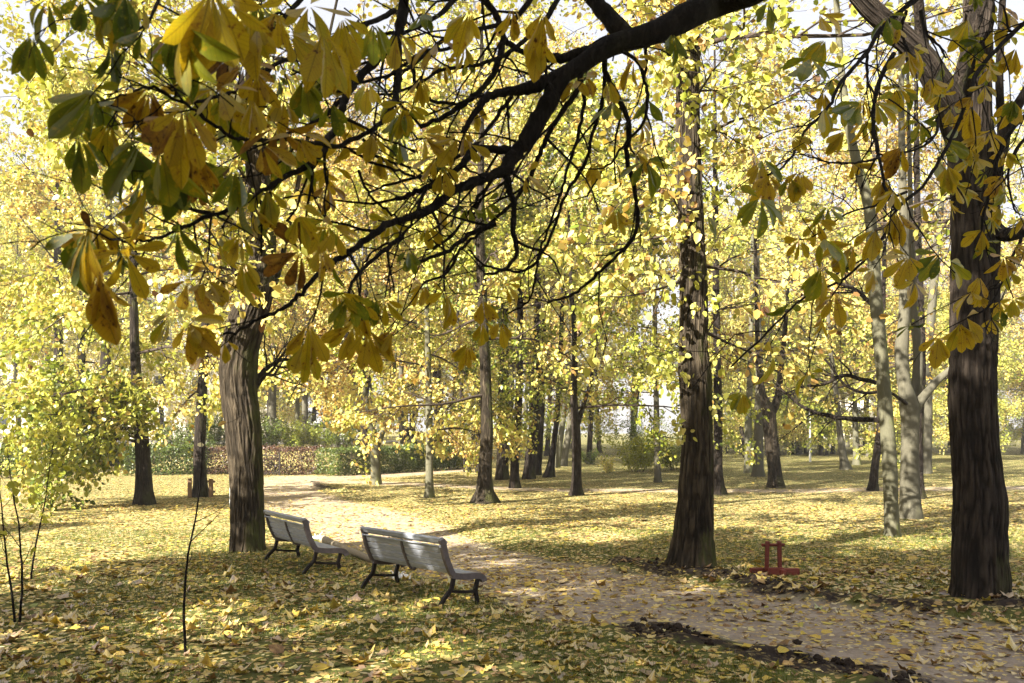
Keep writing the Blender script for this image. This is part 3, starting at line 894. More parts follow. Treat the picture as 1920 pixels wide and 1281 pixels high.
BGC = dict(n1=20, n2=8, n3=7, nl=20, R=5.0, leaf=.135, tpl=LEAF4, l3=1.0, jit=.16, tr=2.0)
proto(201, 18, 4.0, .24, BARK, dict(BGC, tint=.58, keep=.8, tvar=.06))
proto(202, 17, 2.8, .20, BARK2, dict(BGC, tint=.49, tvar=.09, R=4.4, keep=.85))
proto(203, 20, 5.5, .28, BARK, dict(BGC, tint=.67, tvar=.06, keep=.7))
proto(204, 19, 6.0, .22, BARKP, dict(BGC, tint=.79, tvar=.06, keep=.5, n3=10, nl=12, tr=2.6))
proto(205, 12, 1.2, .14, BARK2, dict(BGC, tint=.47, tvar=.08, R=3.8))
proto(206, 12, 1.2, .16, BARK2, dict(BGC, tint=.55, tvar=.08, R=3.8, n3=8, nl=15, leaf=.2, tr=1.0))
BGL = ["tall golden yellow tree standing in the wood behind the lawn", "yellow green broad tree standing in the wood behind the lawn",
       "tall amber tree with thinning leaves in the wood behind", "tall half bare bronze tree in the wood behind",
       "low leafy green yellow tree at the edge of the wood behind"]
r = RN(77)
cand = []
tries = 0
NAMED = [np.array(o.location[:2]) for o in bpy.data.objects if o.type == 'EMPTY' and o.name.startswith("linden_tree")]
while len(cand) < 88 and tries < 20000:
    tries += 1
    y = 36 + 68 * r.uniform() ** .8
    x = r.uniform(-1, 1) * (y * .60 + 5)
    sp = 4.2
    px, pyg = HX + x / y * F_PX, HY + 2 * F_PX / y
    if 1150 < px < 2120 and y < 62:       # open sunny lawn on the right
        continue
    if 380 < px < 900 and y < 47: continue
    if -8 < x < 3 and y < 45: continue
    if y < 43 and x < -3: continue
    if all(np.hypot(x - c[0], y - c[1]) > sp for c in cand) and all(np.hypot(x - c[0], y - c[1]) > 2.2 for c in NAMED):
        cand.append((x, y))
for i, (x, y) in enumerate(cand):
    k = int(r.choice(5, p=[.3, .2, .2, .16, .14]))
    if x > .25 * y and r.uniform() < .5: k = 3
    if abs(y - 66) < 7 and r.uniform() < .3: k = 4
    copy_tree(PROTO[k], (x, y, zg(x, y)), r.uniform(0, 6.28), r.uniform(.8, 1.2), BGL[k])
# neighbours standing beside and behind the camera, whose shade falls over the benches
for i, (v, u, k, sx_, sz_) in enumerate([(-11.8, -4, 5, .7, .62), (-8.4, -4.5, 5, .9, .90), (-5.6, -7.5, 5, .9, 1.1), (-3.0, -4, 5, 1.0, 1.12), (1.6, -4.5, 5, 1.0, 1.05), (6, -6, 1, .9, .8), (-1.0, -7.5, 5, 1.0, 1.2), (-20, -3, 4, .6, .45)]):
    copy_tree(PROTO[k], (u * .72 + v * .69, u * .69 - v * .72, 0), i * 1.3, (sx_, sx_, sz_), "yellow park tree standing beside the viewpoint, throwing shade toward the benches")['group'] = "trees around the viewpoint"
r = RN(78)
for i in range(34):
    px = r.uniform(1950, 2500) if i > 25 else r.uniform(1330, 2000) if i % 2 else r.uniform(1330, 1580)
    y = r.uniform(63, 84)
    copy_tree(PROTO[4 if r.uniform() < .65 else 1], ((px - HX) / F_PX * y, y, 0), r.uniform(0, 6.28), r.uniform(.6, 1.0), "leafy tree in the row closing the sunny far lawn on the right")['group'] = "trees closing the far lawn"
for p_ in PROTO:
    for ch in list(p_.children): bpy.data.objects.remove(ch)
    bpy.data.objects.remove(p_)

# ------------------------------------------------------------------ horse chestnuts with the near boughs
def compound(mb, hubs, seed):
    """hubs: (pos, axis, normal, leaflet length, tint, spread deg, n)"""
    r = RN(seed)
    pos, X, N, S, T, Z, W = [], [], [], [], [], [], []
    for (p, ax, nr, L, tn, spread, k) in hubs:
        ax = ax / np.linalg.norm(ax)
        sd = np.cross(nr, ax); sd /= np.linalg.norm(sd) + 1e-9
        nr2 = np.cross(ax, sd)
        for j in range(k):
            a = ((j + .5) / k * 2 - 1) * R_(spread) + r.normal(0, .1)
            d = ax * math.cos(a) + sd * math.sin(a)
            d = d + np.array([0, 0, -1]) * r.uniform(.1, .75) + r.normal(0, .10, 3)
            pos.append(p + d * .012); X.append(d); N.append(nr2 + r.normal(0, .28, 3))
            S.append(L * (1 - .38 * abs(a) / R_(max(spread, 1))) * r.uniform(.85, 1.1))
            T.append(tn + r.normal(0, .06)); Z.append(r.uniform(-.6, 2.0)); W.append(r.uniform(.72, 1.12))
    leafbatch(mb, LEAFLET, np.array(pos), np.array(X), np.array(N), np.array(S), np.clip(np.array(T), 0, 1), 0, np.array(Z), np.array(W))


HUE = dict(g=.24, y=.56, o=.67, b=.84, l=.40)


def bough(root, base, pts, y0, y1, w0, w1, seed, twigs, hubs, leafp=.3, tl=(.10, .42), huemix=('y', 'o', 'g', 'b'), ls=(.11, .17), mat=None):
    """one traced bough: a limb part with its side twigs; adds leaf hubs at twig ends"""
    r = RN(seed)
    n = max(14, len(pts) * 5)
    yy = np.linspace(y0, y1, len(pts))
    P = np.array([at(px, py, y) for (px, py), y in zip(pts, yy)])
    q = spline(P, n)
    q[1:] += r.normal(0, .0035, (n - 1, 3)) * np.linspace(.6, 1, n - 1)[:, None]
    ypx = np.linspace(y0, y1, n)
    rad = 1.22 * np.linspace(w0, w1, n) / 2 / F_PX * ypx
    rad = rad * (1 + .12 * (vnoise(np.arange(n) * .7, seed, 0) - .5) * 2)
    lb = MB()
    V, F = tubes((q - base)[None], rad[None], 10 if w0 > 14 else 7)
    lb.add(V, F)
    # blunt twig end
    p, d, rr, ix, tt = offshoots(q[None], rad[None], twigs, .12, 1.0, .45, 1.15, r)
    d[:, 1] *= .7
    L = r.uniform(*tl, len(p))
    L = L * (1.6 if np.mean([q_[0] for q_ in pts]) > 600 else 1.0)
    B = grow(p, d, L, 6, .17, -.09, r)
    RB = np.maximum(np.minimum(rr * .65, .008)[:, None] * np.array([1, .85, .72, .62, .55, .62]), .0022)
    V, F = tubes(B - base, RB, 5); lb.add(V, F)
    p2, d2, rr2, ix2, t2 = offshoots(B, RB, 2, .35, .8, .5, 1.0, r)
    B2 = grow(p2, d2, r.uniform(.05, .2, len(p2)), 4, .2, .03, r)
    R2 = np.maximum(np.minimum(rr2 * .7, .0045)[:, None] * np.array([1, .85, .8, .95]), .0018)
    V, F = tubes(B2 - base, R2, 4); lb.add(V, F)
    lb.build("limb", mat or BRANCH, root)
    ends = np.vstack([B[:, -1], B2[:, -1], q[-1:]])
    for e in ends:
        if r.uniform() < leafp:
            ax = r.normal(0, .5, 3) + np.array([0, 0, -.8])
            nr = r.normal(0, .5, 3) + np.array([0, -.7, .4])
            hubs.append((e, ax, nr, r.uniform(*ls), HUE[r.choice(huemix)] + r.normal(0, .05), r.choice([60, 100, 135]), int(r.integers(5, 8))))


def px_hubs(lst, hubs, seed, ydef):
    r = RN(seed)
    for h in lst:
        px, py, Lp, hue, kind = h[:5]
        y = h[5] if len(h) > 5 else ydef + r.uniform(-.3, .3)
        p = at(px, py, y)
        L = Lp / F_PX * y
        if kind == 'h':      # hanging
            ax = np.array([r.normal(0, .25), r.normal(0, .3), -1]); nr = np.array([r.normal(0, .5), -1, .2]); sp, k = 60, 5
        elif kind == 'r':    # spread toward the viewer
            ax = np.array([r.normal(0, .4), r.normal(-.2, .3), -.5]); nr = np.array([r.normal(0, .35), -1, .5]); sp, k = 150, 7
        elif kind == 'f':    # flat, edge on
            ax = np.array([r.choice([-1, 1]) * 1.0, r.normal(0, .6), -.35]); nr = np.array([r.normal(0, .2), -.35, 1]); sp, k = 120, 6
        elif kind == 'q':    # right
            ax = np.array([1., r.normal(0, .3), -.3]); nr = np.array([.1, -1, .3]); sp, k = 75, 5
        else:                # left, drooping
            ax = np.array([-1., r.normal(0, .3), -.55]); nr = np.array([-.1, -1, .4]); sp, k = 55, 5
        hubs.append((p, ax, nr, L, HUE[hue] + r.normal(0, .04), sp, k))


# the tree whose boughs hang over the viewpoint: its trunk stands out of sight to the right
baseA = np.array([3.3, 1.0, 0.0])
chestA = empty("horse_chestnut", baseA, "horse chestnut whose black boughs and big yellow leaves hang across the top of the view", "tree")
mb = MB()
PA = np.array([[3.3, 1.0, -.1], [3.3, 1.0, 1.0], [3.25, 1.05, 2.2], [3.1, 1.2, 3.2], [3.0, 1.3, 4.4], [3.0, 1.2, 6.5], [2.8, 1.0, 9.5], [2.7, .9, 12.5]])
qA, rA = trunk_piece(mb, PA - baseA, np.array([.34, .31, .29, .28, .24, .2, .12, .03]), 24, 60, .3, .04, 61)
mb.build("trunk", BARK, chestA)
hubsA = []
yA = 4.6
mainpts = [at(1390, -12, 4.7), at(1300, 25, 4.6), at(1230, 60, 4.5), at(1140, 88, 4.4), at(1080, 128, 4.35), at(1036, 150, 4.3)]
lim = np.vstack([[3.15, 1.2, 3.1], [2.7, 2.2, 3.75], [2.0, 3.6, 4.15], mainpts])
lr = np.array([.16, .12, .10, .075, .068, .056, .048, .042, .038])
lb = MB()
q_ = spline(np.column_stack([lim - baseA, lr]), 60)
V, F = tubes(q_[None, :, :3], q_[None, :, 3] * (1 + .15 * (vnoise(np.arange(60) * .6, 3, 0) - .5)[None]), 14)
lb.add(V, F)
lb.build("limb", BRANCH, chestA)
# (points, start depth, end depth, start width px, end width px, twigs, leaf probability)
BO = [
    ([(1180, 75), (1130, 20), (1090, -30)], 4.45, 4.6, 30, 24, 2, .2),
    ([(1055, 140), (1030, 190), (1005, 232), (978, 275), (957, 300), (950, 320)], 4.32, 4.15, 30, 22, 4, .1),
    ([(1036, 148), (990, 165), (950, 172), (915, 182), (890, 215), (868, 248)], 4.3, 4.1, 22, 7, 6, .35),
    ([(1110, 95), (1060, 108), (1030, 108), (1004, 118)], 4.4, 4.3, 20, 9, 2, .2),
    ([(950, 318), (915, 332), (880, 345), (845, 362), (812, 390), (781, 403), (730, 420), (700, 440), (660, 470), (625, 490), (597, 512), (560, 555), (537, 575), (497, 594), (446, 618), (420, 627)], 4.15, 3.2, 17, 4, 12, .35),
    ([(952, 282), (905, 280), (885, 282), (870, 305), (840, 330), (800, 352), (742, 375)], 4.2, 3.9, 14, 8, 6, .3),
    ([(950, 318), (953, 350), (964, 385), (961, 430), (970, 470), (955, 495), (935, 510), (905, 515)], 4.15, 4.0, 13, 4, 6, .15),
    ([(760, -10), (744, 67), (710, 107), (660, 161), (640, 208), (617, 262), (597, 295), (537, 332), (480, 369), (420, 397), (385, 400), (342, 389), (289, 356)], 4.1, 2.9, 17, 5, 14, .5),
    ([(747, 67), (748, 148), (734, 201), (707, 235), (640, 272), (590, 268), (527, 262), (470, 262), (436, 258), (406, 238)], 4.05, 2.9, 11, 5, 10, .5),
    ([(898, -10), (925, 20), (945, 70), (970, 92), (992, 104), (1010, 118)], 4.5, 4.4, 12, 8, 5, .3),
    ([(945, 70), (932, 124), (918, 151), (895, 175), (875, 191), (838, 215), (788, 240)], 4.45, 4.2, 11, 7, 6, .3),
    ([(770, 112), (781, 160), (808, 188), (855, 194), (880, 188)], 4.1, 4.3, 7, 4, 4, .3),
    ([(1133, 88), (1137, 141), (1163, 188), (1180, 242), (1174, 292), (1190, 356), (1194, 430), (1163, 474), (1117, 517), (1080, 548), (1028, 568)], 4.4, 4.9, 10, 4, 10, .2),
    ([(1135, 140), (1127, 201), (1110, 255), (1100, 302), (1060, 366), (1040, 425), (1009, 487), (975, 510), (940, 505), (905, 495), (878, 468)], 4.4, 4.6, 7, 3.5, 8, .15),
    ([(1090, 134), (1080, 174), (1050, 215), (1020, 268), (1002, 315), (969, 372), (930, 410), (890, 445), (862, 470), (838, 510), (795, 530)], 4.35, 4.2, 9, 4, 9, .2),
    ([(1093, 175), (1095, 201), (1077, 278), (1060, 335), (1030, 425), (1012, 470), (1000, 540), (985, 570), (950, 590)], 4.35, 4.6, 6, 3, 7, .25),
    ([(1150, 84), (1194, 114), (1207, 148), (1214, 188), (1204, 235), (1177, 265), (1150, 300), (1120, 330), (1100, 370)], 4.4, 4.5, 7, 3, 6, .45),
    ([(1206, 75), (1212, 110), (1207, 150)], 4.5, 4.45, 6, 5, 2, .4),
    ([(754, 443), (707, 480), (667, 521), (652, 554), (645, 592)], 3.7, 3.4, 8, 4, 6, .3),
    ([(800, 350), (770, 420), (745, 450), (700, 470), (680, 500)], 3.9, 3.7, 6, 3, 5, .3),
    ([(930, 420), (880, 440), (840, 470), (800, 485), (775, 495)], 4.1, 4.0, 9, 5, 5, .25),
    ([(403, 399), (339, 430), (289, 447), (235, 453), (200, 445), (164, 430)], 3.1, 2.7, 7, 3, 6, .5),
    ([(570, -10), (524, 44), (467, 74), (430, 95)], 3.7, 3.3, 9, 4, 6, .6),
    ([(740, 20), (690, 45), (640, 62), (594, 91), (527, 114), (460, 158), (425, 175)], 4.0, 3.1, 9, 4, 8, .6),
    ([(690, 130), (640, 188), (600, 222), (564, 242), (510, 262)], 3.9, 3.4, 8, 5, 6, .5),
    ([(594, 132), (575, 180), (552, 228)], 3.6, 3.5, 6, 4, 3, .4),
    ([(430, 175), (350, 193), (283, 165), (235, 178), (180, 190)], 3.1, 2.6, 6, 3, 6, .7),
    ([(436, 258), (380, 220), (345, 190), (315, 163)], 2.9, 2.6, 6, 4, 5, .7),
    ([(860, -10), (820, 30), (760, 60), (700, 68), (640, 100)], 4.4, 3.9, 9, 4, 8, .4),
    ([(1000, -10), (960, 40), (900, 55), (840, 90), (790, 100), (720, 150)], 4.6, 4.1, 9, 4, 10, .35),
    ([(1050, -10), (1020, 40), (960, 95), (900, 120), (830, 130), (770, 165), (700, 180)], 4.6, 4.0, 9, 4, 10, .35),
    ([(850, 60), (800, 100), (760, 130), (700, 150), (640, 165)], 4.3, 3.9, 7, 4, 8, .35),
    ([(960, 180), (900, 260), (850, 300), (790, 330), (730, 345), (690, 360)], 4.3, 4.0, 7, 3.5, 9, .3),
    ([(1000, 240), (930, 330), (890, 380), (850, 440), (800, 470)], 4.3, 4.2, 8, 4, 7, .15),
    ([(640, 272), (690, 300), (730, 315), (790, 335)], 4.0, 4.0, 5, 4, 5, .3),
    ([(680, 260), (700, 290), (720, 300), (785, 320), (810, 340)], 4.0, 4.1, 5, 3, 4, .4),
    ([(672, 320), (690, 360), (725, 395), (760, 415)], 3.9, 3.9, 5, 4, 4, .4),
    ([(300, -10), (280, 40), (240, 60), (200, 30), (150, -5)], 2.9, 2.6, 6, 3, 6, .6),
]
for i, (pts, y0, y1, w0, w1, tw, lp) in enumerate(BO):
    xm = np.mean([p[0] for p in pts])
    bough(chestA, baseA, pts, y0, y1, w0, w1, 300 + i, max(2, int(tw * (1.25 if xm < 600 else .62))), hubsA, lp * (.42 if xm < 700 else .22), huemix=('y', 'y', 'o', 'g', 'g', 'b') if xm < 700 else ('y', 'y', 'o', 'o', 'g'), ls=(.10, .17) if xm < 700 else (.09, .14))
px_hubs([
    (90, -5, 78, 'g', 'h', 2.6), (155, -12, 70, 'g', 'h', 2.6), (200, 0, 70, 'l', 'h', 2.6), (235, -15, 85, 'g', 'h', 2.5), (328, 46, 110, 'g', 'h', 2.5), (270, 55, 65, 'g', 'l', 2.6),
    (395, -20, 175, 'y', 'h', 2.2), (430, 0, 110, 'o', 'h', 2.3), (345, 40, 150, 'l', 'h', 2.2), (345, 200, 125, 'o', 'h', 2.3), (330, 215, 90, 'b', 'h', 2.4), (205, 226, 80, 'y', 'h', 2.6), (148, 250, 92, 'g', 'h', 2.5),
    (175, 170, 125, 'l', 'l', 2.4), (265, 262, 130, 'g', 'l', 2.3), (300, 275, 105, 'l', 'h', 2.4), (440, 308, 90, 'g', 'h', 2.8), (362, 275, 105, 'b', 'h', 2.5), (320, 300, 100, 'g', 'h', 2.5), (410, 165, 95, 'y', 'r', 2.8), (470, 180, 80, 'y', 'h', 2.8),
    (490, 270, 75, 'o', 'q', 2.9), (605, 60, 125, 'y', 'h', 2.7), (580, 10, 85, 'y', 'r', 3.0), (570, 140, 85, 'g', 'h', 3.0), (530, 180, 65, 'o', 'h', 3.1), (650, 80, 80, 'y', 'h', 3.0), (660, 100, 75, 'o', 'l', 3.1),
    (700, 40, 75, 'g', 'h', 3.2), (745, 60, 70, 'y', 'h', 3.3), (560, 255, 65, 'o', 'q', 3.1), (515, 150, 65, 'y', 'l', 3.1), (640, 30, 90, 'y', 'h', 3.0), (470, 30, 90, 'y', 'h', 2.8), (520, 20, 80, 'o', 'h', 2.9),
    (166, 436, 110, 'o', 'h', 2.5), (186, 505, 120, 'b', 'h', 2.5), (233, 470, 92, 'o', 'r', 2.6), (385, 525, 55, 'y', 'f', 2.9), (455, 485, 95, 'y', 'h', 2.8), (452, 435, 55, 'y', 'h', 3.0),
    (352, 602, 78, 'y', 'q', 2.8), (350, 605, 72, 'o', 'h', 2.8), (380, 650, 40, 'b', 'h', 2.9), (420, 635, 42, 'y', 'h', 2.9), (318, 590, 60, 'l', 'l', 2.9), (630, 430, 55, 'o', 'r', 3.2), (656, 550, 64, 'g', 'r', 3.2),
    (632, 545, 60, 'y', 'h', 3.2), (578, 605, 85, 'o', 'h', 3.0), (572, 640, 80, 'y', 'h', 3.1), (690, 615, 80, 'o', 'h', 3.1), (740, 615, 60, 'o', 'l', 3.1), (880, 640, 48, 'o', 'h', 3.8), (905, 600, 45, 'y', 'h', 3.9),
    (948, 530, 42, 'o', 'q', 4.0), (938, 600, 45, 'y', 'h', 3.9), (905, 560, 50, 'o', 'h', 3.9), (765, 465, 45, 'g', 'h', 3.7), (1080, 150, 48, 'o', 'f', 4.3), (1095, 140, 45, 'o', 'q', 4.3), (1140, 148, 48, 'o', 'h', 4.4), (1150, 190, 55, 'g', 'f', 4.4),
    (1215, 185, 60, 'g', 'f', 4.5), (1210, 300, 60, 'g', 'r', 4.6), (1112, 300, 45, 'o', 'h', 4.4), (1190, 110, 50, 'o', 'r', 4.4), (985, 325, 48, 'o', 'q', 4.1), (1200, 225, 50, 'o', 'q', 4.5), (1190, 280, 50, 'o', 'q', 4.6), (1260, 60, 55, 'g', 'h', 4.4),
    (700, 250, 55, 'y', 'h', 3.6), (745, 250, 50, 'g', 'h', 3.7), (860, 255, 60, 'o', 'l', 3.9), (880, 270, 45, 'y', 'q', 3.9), (820, 290, 60, 'o', 'l', 3.9), (830, 310, 60, 'y', 'h', 3.9), (790, 250, 60, 'o', 'q', 3.9), (880, 20, 70, 'y', 'h', 3.6), (1020, 20, 75, 'o', 'h', 3.8),
    (1010, 60, 85, 'y', 'h', 3.9), (820, 80, 60, 'o', 'f', 3.9), (870, 80, 55, 'y', 'h', 3.9), (960, 10, 60, 'o', 'h', 3.9), (760, 210, 65, 'g', 'f', 3.6), (800, 420, 45, 'y', 'h', 3.8), (600, 460, 55, 'o', 'h', 3.1), (560, 400, 60, 'y', 'h', 3.0),
    (60, 60, 80, 'g', 'h', 2.6), (480, 130, 80, 'o', 'h', 2.9), (540, 60, 80, 'y', 'q', 2.9), (690, 150, 60, 'y', 'h', 3.3), (620, 190, 60, 'g', 'h', 3.2)], hubsA, 901, 3.0)
fol = MB()
compound(fol, [(h[0] - baseA,) + tuple(h[1:]) for h in hubsA], 17)
fol.build("foliage", CHEST, chestA)
cm = MB()
crown_geo(cm, qA, rA, 611, 5.6, n1=14, n2=7, n3=6, nl=8, R=4.5, leaf=.2, tint=.6, tvar=.1, l3=.8)
cm.build("crown", [TWIG, LEAF], chestA)

# the large trunk at the right with its own spreading boughs
chB_pts = [(1838, 1122, 98), (1838, 1090, 94), (1836, 1020, 92), (1836, 950, 90), (1832, 900, 86), (1826, 820, 82), (1824, 740, 82), (1826, 640, 82), (1828, 540, 82), (1828, 440, 82), (1826, 350, 84),
           (1822, 280, 88), (1824, 220, 66), (1828, 140, 58), (1832, 60, 52), (1836, -40, 48)]
YB = ground_y(1122)
PB, rB = px_path(chB_pts, YB)
baseB = np.array([PB[0, 0], PB[0, 1], zg(PB[0, 0], PB[0, 1])])
PB[0, 2] = baseB[2] - .08
PB = np.vstack([PB, PB[-1] + [0.1, .2, 3], PB[-1] + [.2, .3, 7]]); rB = np.r_[rB, .09, .02]
chestB = empty("horse_chestnut", baseB, "horse chestnut with the thick dark ridged trunk standing at the right edge", "tree")
mb = MB()
qB, rB2 = trunk_piece(mb, PB - baseB, rB, 170, 420, .12, .02, 71, lump=.06, fis=.028)
S, sr = px_path([(1815, 285, 62), (1795, 235, 56), (1782, 195, 54), (1762, 160, 50), (1730, 110, 44), (1690, 70, 40), (1640, 25, 36), (1590, -30, 30), (1520, -120, 20)], YB - .05, -.5)
trunk_piece(mb, S - baseB, sr, 90, 120, 0, .03, 72, fis=.02)
mb.build("trunk", BARK, chestB)
for k, (pts, wd) in enumerate([([(1786, 205), (1800, 150), (1812, 100), (1830, 40), (1850, -30)], (26, 18)), ([(1736, 120), (1728, 60), (1722, 0), (1716, -60)], (24, 16)),
                              ([(1846, 330), (1876, 290), (1890, 230), (1925, 170), (1960, 100)], (24, 16)), ([(1856, 420), (1884, 440), (1925, 430), (1980, 400)], (30, 20)), ([(1850, 400), (1870, 330), (1878, 250), (1874, 150), (1880, 0)], (20, 12))]):
    S, sr = px_path([(x, y, wd[0] + (wd[1] - wd[0]) * i / (len(pts) - 1)) for i, (x, y) in enumerate(pts)], YB - .1, -.4)
    lb = MB(); trunk_piece(lb, S - baseB, sr, 12, 24, 0, .05, 80 + k)
    lb.build("limb", BARK, chestB)
hubsB = []
BB = [
    ([(1740, -20), (1716, 0), (1656, 50), (1626, 97), (1599, 128), (1572, 161), (1548, 208), (1512, 242), (1488, 289), (1461, 319), (1438, 329)], 7.4, 6.0, 9, 3, 10, .5),
    ([(1676, 101), (1649, 151), (1639, 201), (1639, 252), (1649, 295), (1659, 346), (1679, 396)], 7.6, 6.6, 8, 4, 7, .5),
    ([(1960, 10), (1920, 44), (1877, 84), (1834, 134), (1817, 181), (1783, 262), (1760, 302), (1733, 346), (1679, 396), (1646, 460), (1575, 527), (1515, 554), (1481, 581), (1431, 631), (1371, 688)], 8.4, 5.8, 8, 3, 16, .45),
    ([(1970, 180), (1920, 218), (1877, 275), (1860, 350), (1840, 420), (1850, 470)], 8.6, 8.2, 9, 3, 9, .55),
    ([(1940, 380), (1914, 447), (1894, 490), (1874, 541), (1850, 578), (1817, 594)], 8.6, 8.2, 5, 3, 7, .7),
    ([(1700, 20), (1690, 60), (1710, 110), (1730, 140)], 8, 8, 6, 3, 5, .5),
    ([(1726, 20), (1735, 60), (1760, 85), (1775, 110)], 8, 8, 6, 3, 5, .4),
    ([(1758, 215), (1755, 250), (1730, 275), (1700, 285), (1650, 290)], 8.5, 7.5, 5, 3, 6, .4),
    ([(1649, 295), (1610, 305), (1560, 305), (1500, 290)], 6.8, 6.3, 4, 2, 6, .35),
    ([(1626, 97), (1627, 150), (1640, 180)], 7.2, 7, 6, 3, 4, .4),
    ([(1960, -10), (1900, 60), (1880, 10)], 8, 8, 6, 3, 5, .6),
    ([(1930, 250), (1900, 290), (1890, 340), (1905, 400)], 8.2, 8, 5, 3, 6, .5),
    ([(1700, 360), (1640, 385), (1590, 400), (1530, 440), (1500, 450)], 6.8, 6.2, 4, 2, 6, .4),
]
for i, (pts, y0, y1, w0, w1, tw, lp) in enumerate(BB):
    bough(chestB, baseB, pts, y0, y1, w0, w1, 400 + i, tw, hubsB, lp * .6, huemix=('y', 'y', 'o', 'l', 'g'), ls=(.13, .2), tl=(.15, .6))
px_hubs([
    (1440, 2, 58, 'g', 'h', 5.6), (1535, 25, 55, 'o', 'q', 6), (1518, 110, 75, 'g', 'r', 5.8), (1548, 75, 60, 'l', 'l', 5.9), (1430, 298, 55, 'g', 'f', 5.8), (1424, 372, 68, 'g', 'r', 5.6), (1500, 320, 55, 'o', 'h', 6), (1545, 200, 60, 'l', 'h', 6),
    (1585, 245, 50, 'y', 'l', 6.2), (1612, 195, 62, 'g', 'l', 6.4), (1640, 190, 55, 'l', 'q', 6.4), (1700, 95, 60, 'o', 'h', 7.5), (1712, 88, 52, 'y', 'q', 7.5), (1745, 145, 55, 'y', 'h', 8), (1832, 95, 55, 'o', 'f', 8.4), (1815, 35, 62, 'l', 'h', 8.2), (1880, 15, 55, 'o', 'q', 8.2),
    (1545, 448, 75, 'l', 'f', 5.9), (1600, 458, 70, 'o', 'l', 6), (1540, 500, 75, 'g', 'h', 5.9), (1565, 555, 55, 'o', 'r', 6), (1762, 475, 62, 'g', 'l', 7), (1780, 490, 55, 'l', 'q', 7.4), (1836, 518, 46, 'o', 'h', 8.2), (1822, 548, 50, 'y', 'f', 8.2), (1812, 595, 58, 'o', 'q', 8.1),
    (1800, 605, 62, 'y', 'h', 8.1), (1760, 630, 62, 'y', 'h', 7.8), (1842, 430, 50, 'y', 'h', 8.2), (1790, 345, 55, 'l', 'q', 7.9), (1830, 295, 55, 'y', 'f', 8.2), (1895, 185, 55, 'o', 'h', 8), (1905, 90, 55, 'y', 'h', 8), (1690, 275, 60, 'o', 'h', 7.2), (1760, 300, 75, 'l', 'h', 7.6),
    (1770, 260, 70, 'l', 'q', 7.8), (1820, 200, 60, 'o', 'h', 8.2), (1850, 250, 55, 'y', 'f', 8.2), (1880, 330, 50, 'o', 'h', 8.2), (1900, 460, 45, 'o', 'q', 8.3), (1655, 330, 55, 'y', 'h', 6.8), (1680, 395, 65, 'o', 'h', 6.8), (1640, 430, 60, 'y', 'h', 6.4), (1480, 330, 50, 'l', 'h', 6)], hubsB, 902, 7.5)
fol = MB()
compound(fol, [(h[0] - baseB,) + tuple(h[1:]) for h in hubsB], 18)
fol.build("foliage", CHEST, chestB)
cm = MB()
crown_geo(cm, qB, rB2, 612, 8.2, n1=12, n2=7, n3=6, nl=7, R=4.0, leaf=.2, tint=.6, tvar=.1)
cm.build("crown", [TWIG, LEAF], chestB)

# ------------------------------------------------------------------ shrubs, hedges, saplings
def shrub(name, label, x, y, w_, d_, h, n, leaf, tint, tvar, seed, stems=14, up=.3, cat="shrub", group=None, wood=TWIG):
    r = RN(seed)
    root = empty(name, (x, y, zg(x, y)), label, cat, group)
    m = stems
    az = r.uniform(0, 6.28, m)
    D = np.stack([np.cos(az) * .6 * w_ / max(h, .1), np.sin(az) * .6 * d_ / max(h, .1), np.ones(m)], 1)
    P0 = np.stack([np.cos(az) * w_ * .12, np.sin(az) * d_ * .12, np.full(m, -.05)], 1)
    A = grow(P0, D, h * r.uniform(.7, 1.1, m), 7, .12, .05, r)
    RA = np.linspace(1, .3, 7)[None] * r.uniform(.008, .016, m)[:, None]
    sb = MB(); V, F = tubes(A, RA, 5); sb.add(V, F)
    p, d, rr, ix, tt = offshoots(A, RA, 9, .2, 1, .4, 1.1, r)
    B = grow(p, d, r.uniform(.2, .5, len(p)) * h * .55, 5, .2, 0, r)
    V, F = tubes(B, np.maximum(rr[:, None] * .5 * np.linspace(1, .4, 5), .003), 4); sb.add(V, F)
    sb.build("stem", wood, root)
    lb = MB()
    k = n // len(B) + 1
    idx = np.repeat(np.arange(len(B)), k)
    u = r.uniform(.1, 1, len(idx)) * 3.99; i = u.astype(int); fr = (u - i)[:, None]
    pos = B[idx, i] * (1 - fr) + B[idx, i + 1] * fr + r.normal(0, .09 * h / 1.5, (len(idx), 3))
    pos[:, 2] = np.maximum(pos[:, 2], .03)
    X = r.normal(0, 1, (len(idx), 3)); X[:, 2] += up
    N = r.normal(0, .7, (len(idx), 3)); N[:, 2] += .6
    tn = tint + r.normal(0, tvar, len(idx)) + r.normal(0, tvar, len(B))[idx]
    leafbatch(lb, LEAF4 if leaf < .2 else LEAF6, pos, X, N, leaf * r.uniform(.6, 1.3, len(idx)), np.clip(tn, 0, 1), 0, r.uniform(-1, 2, len(idx)))
    lb.build("foliage", LEAF, root)
    return root


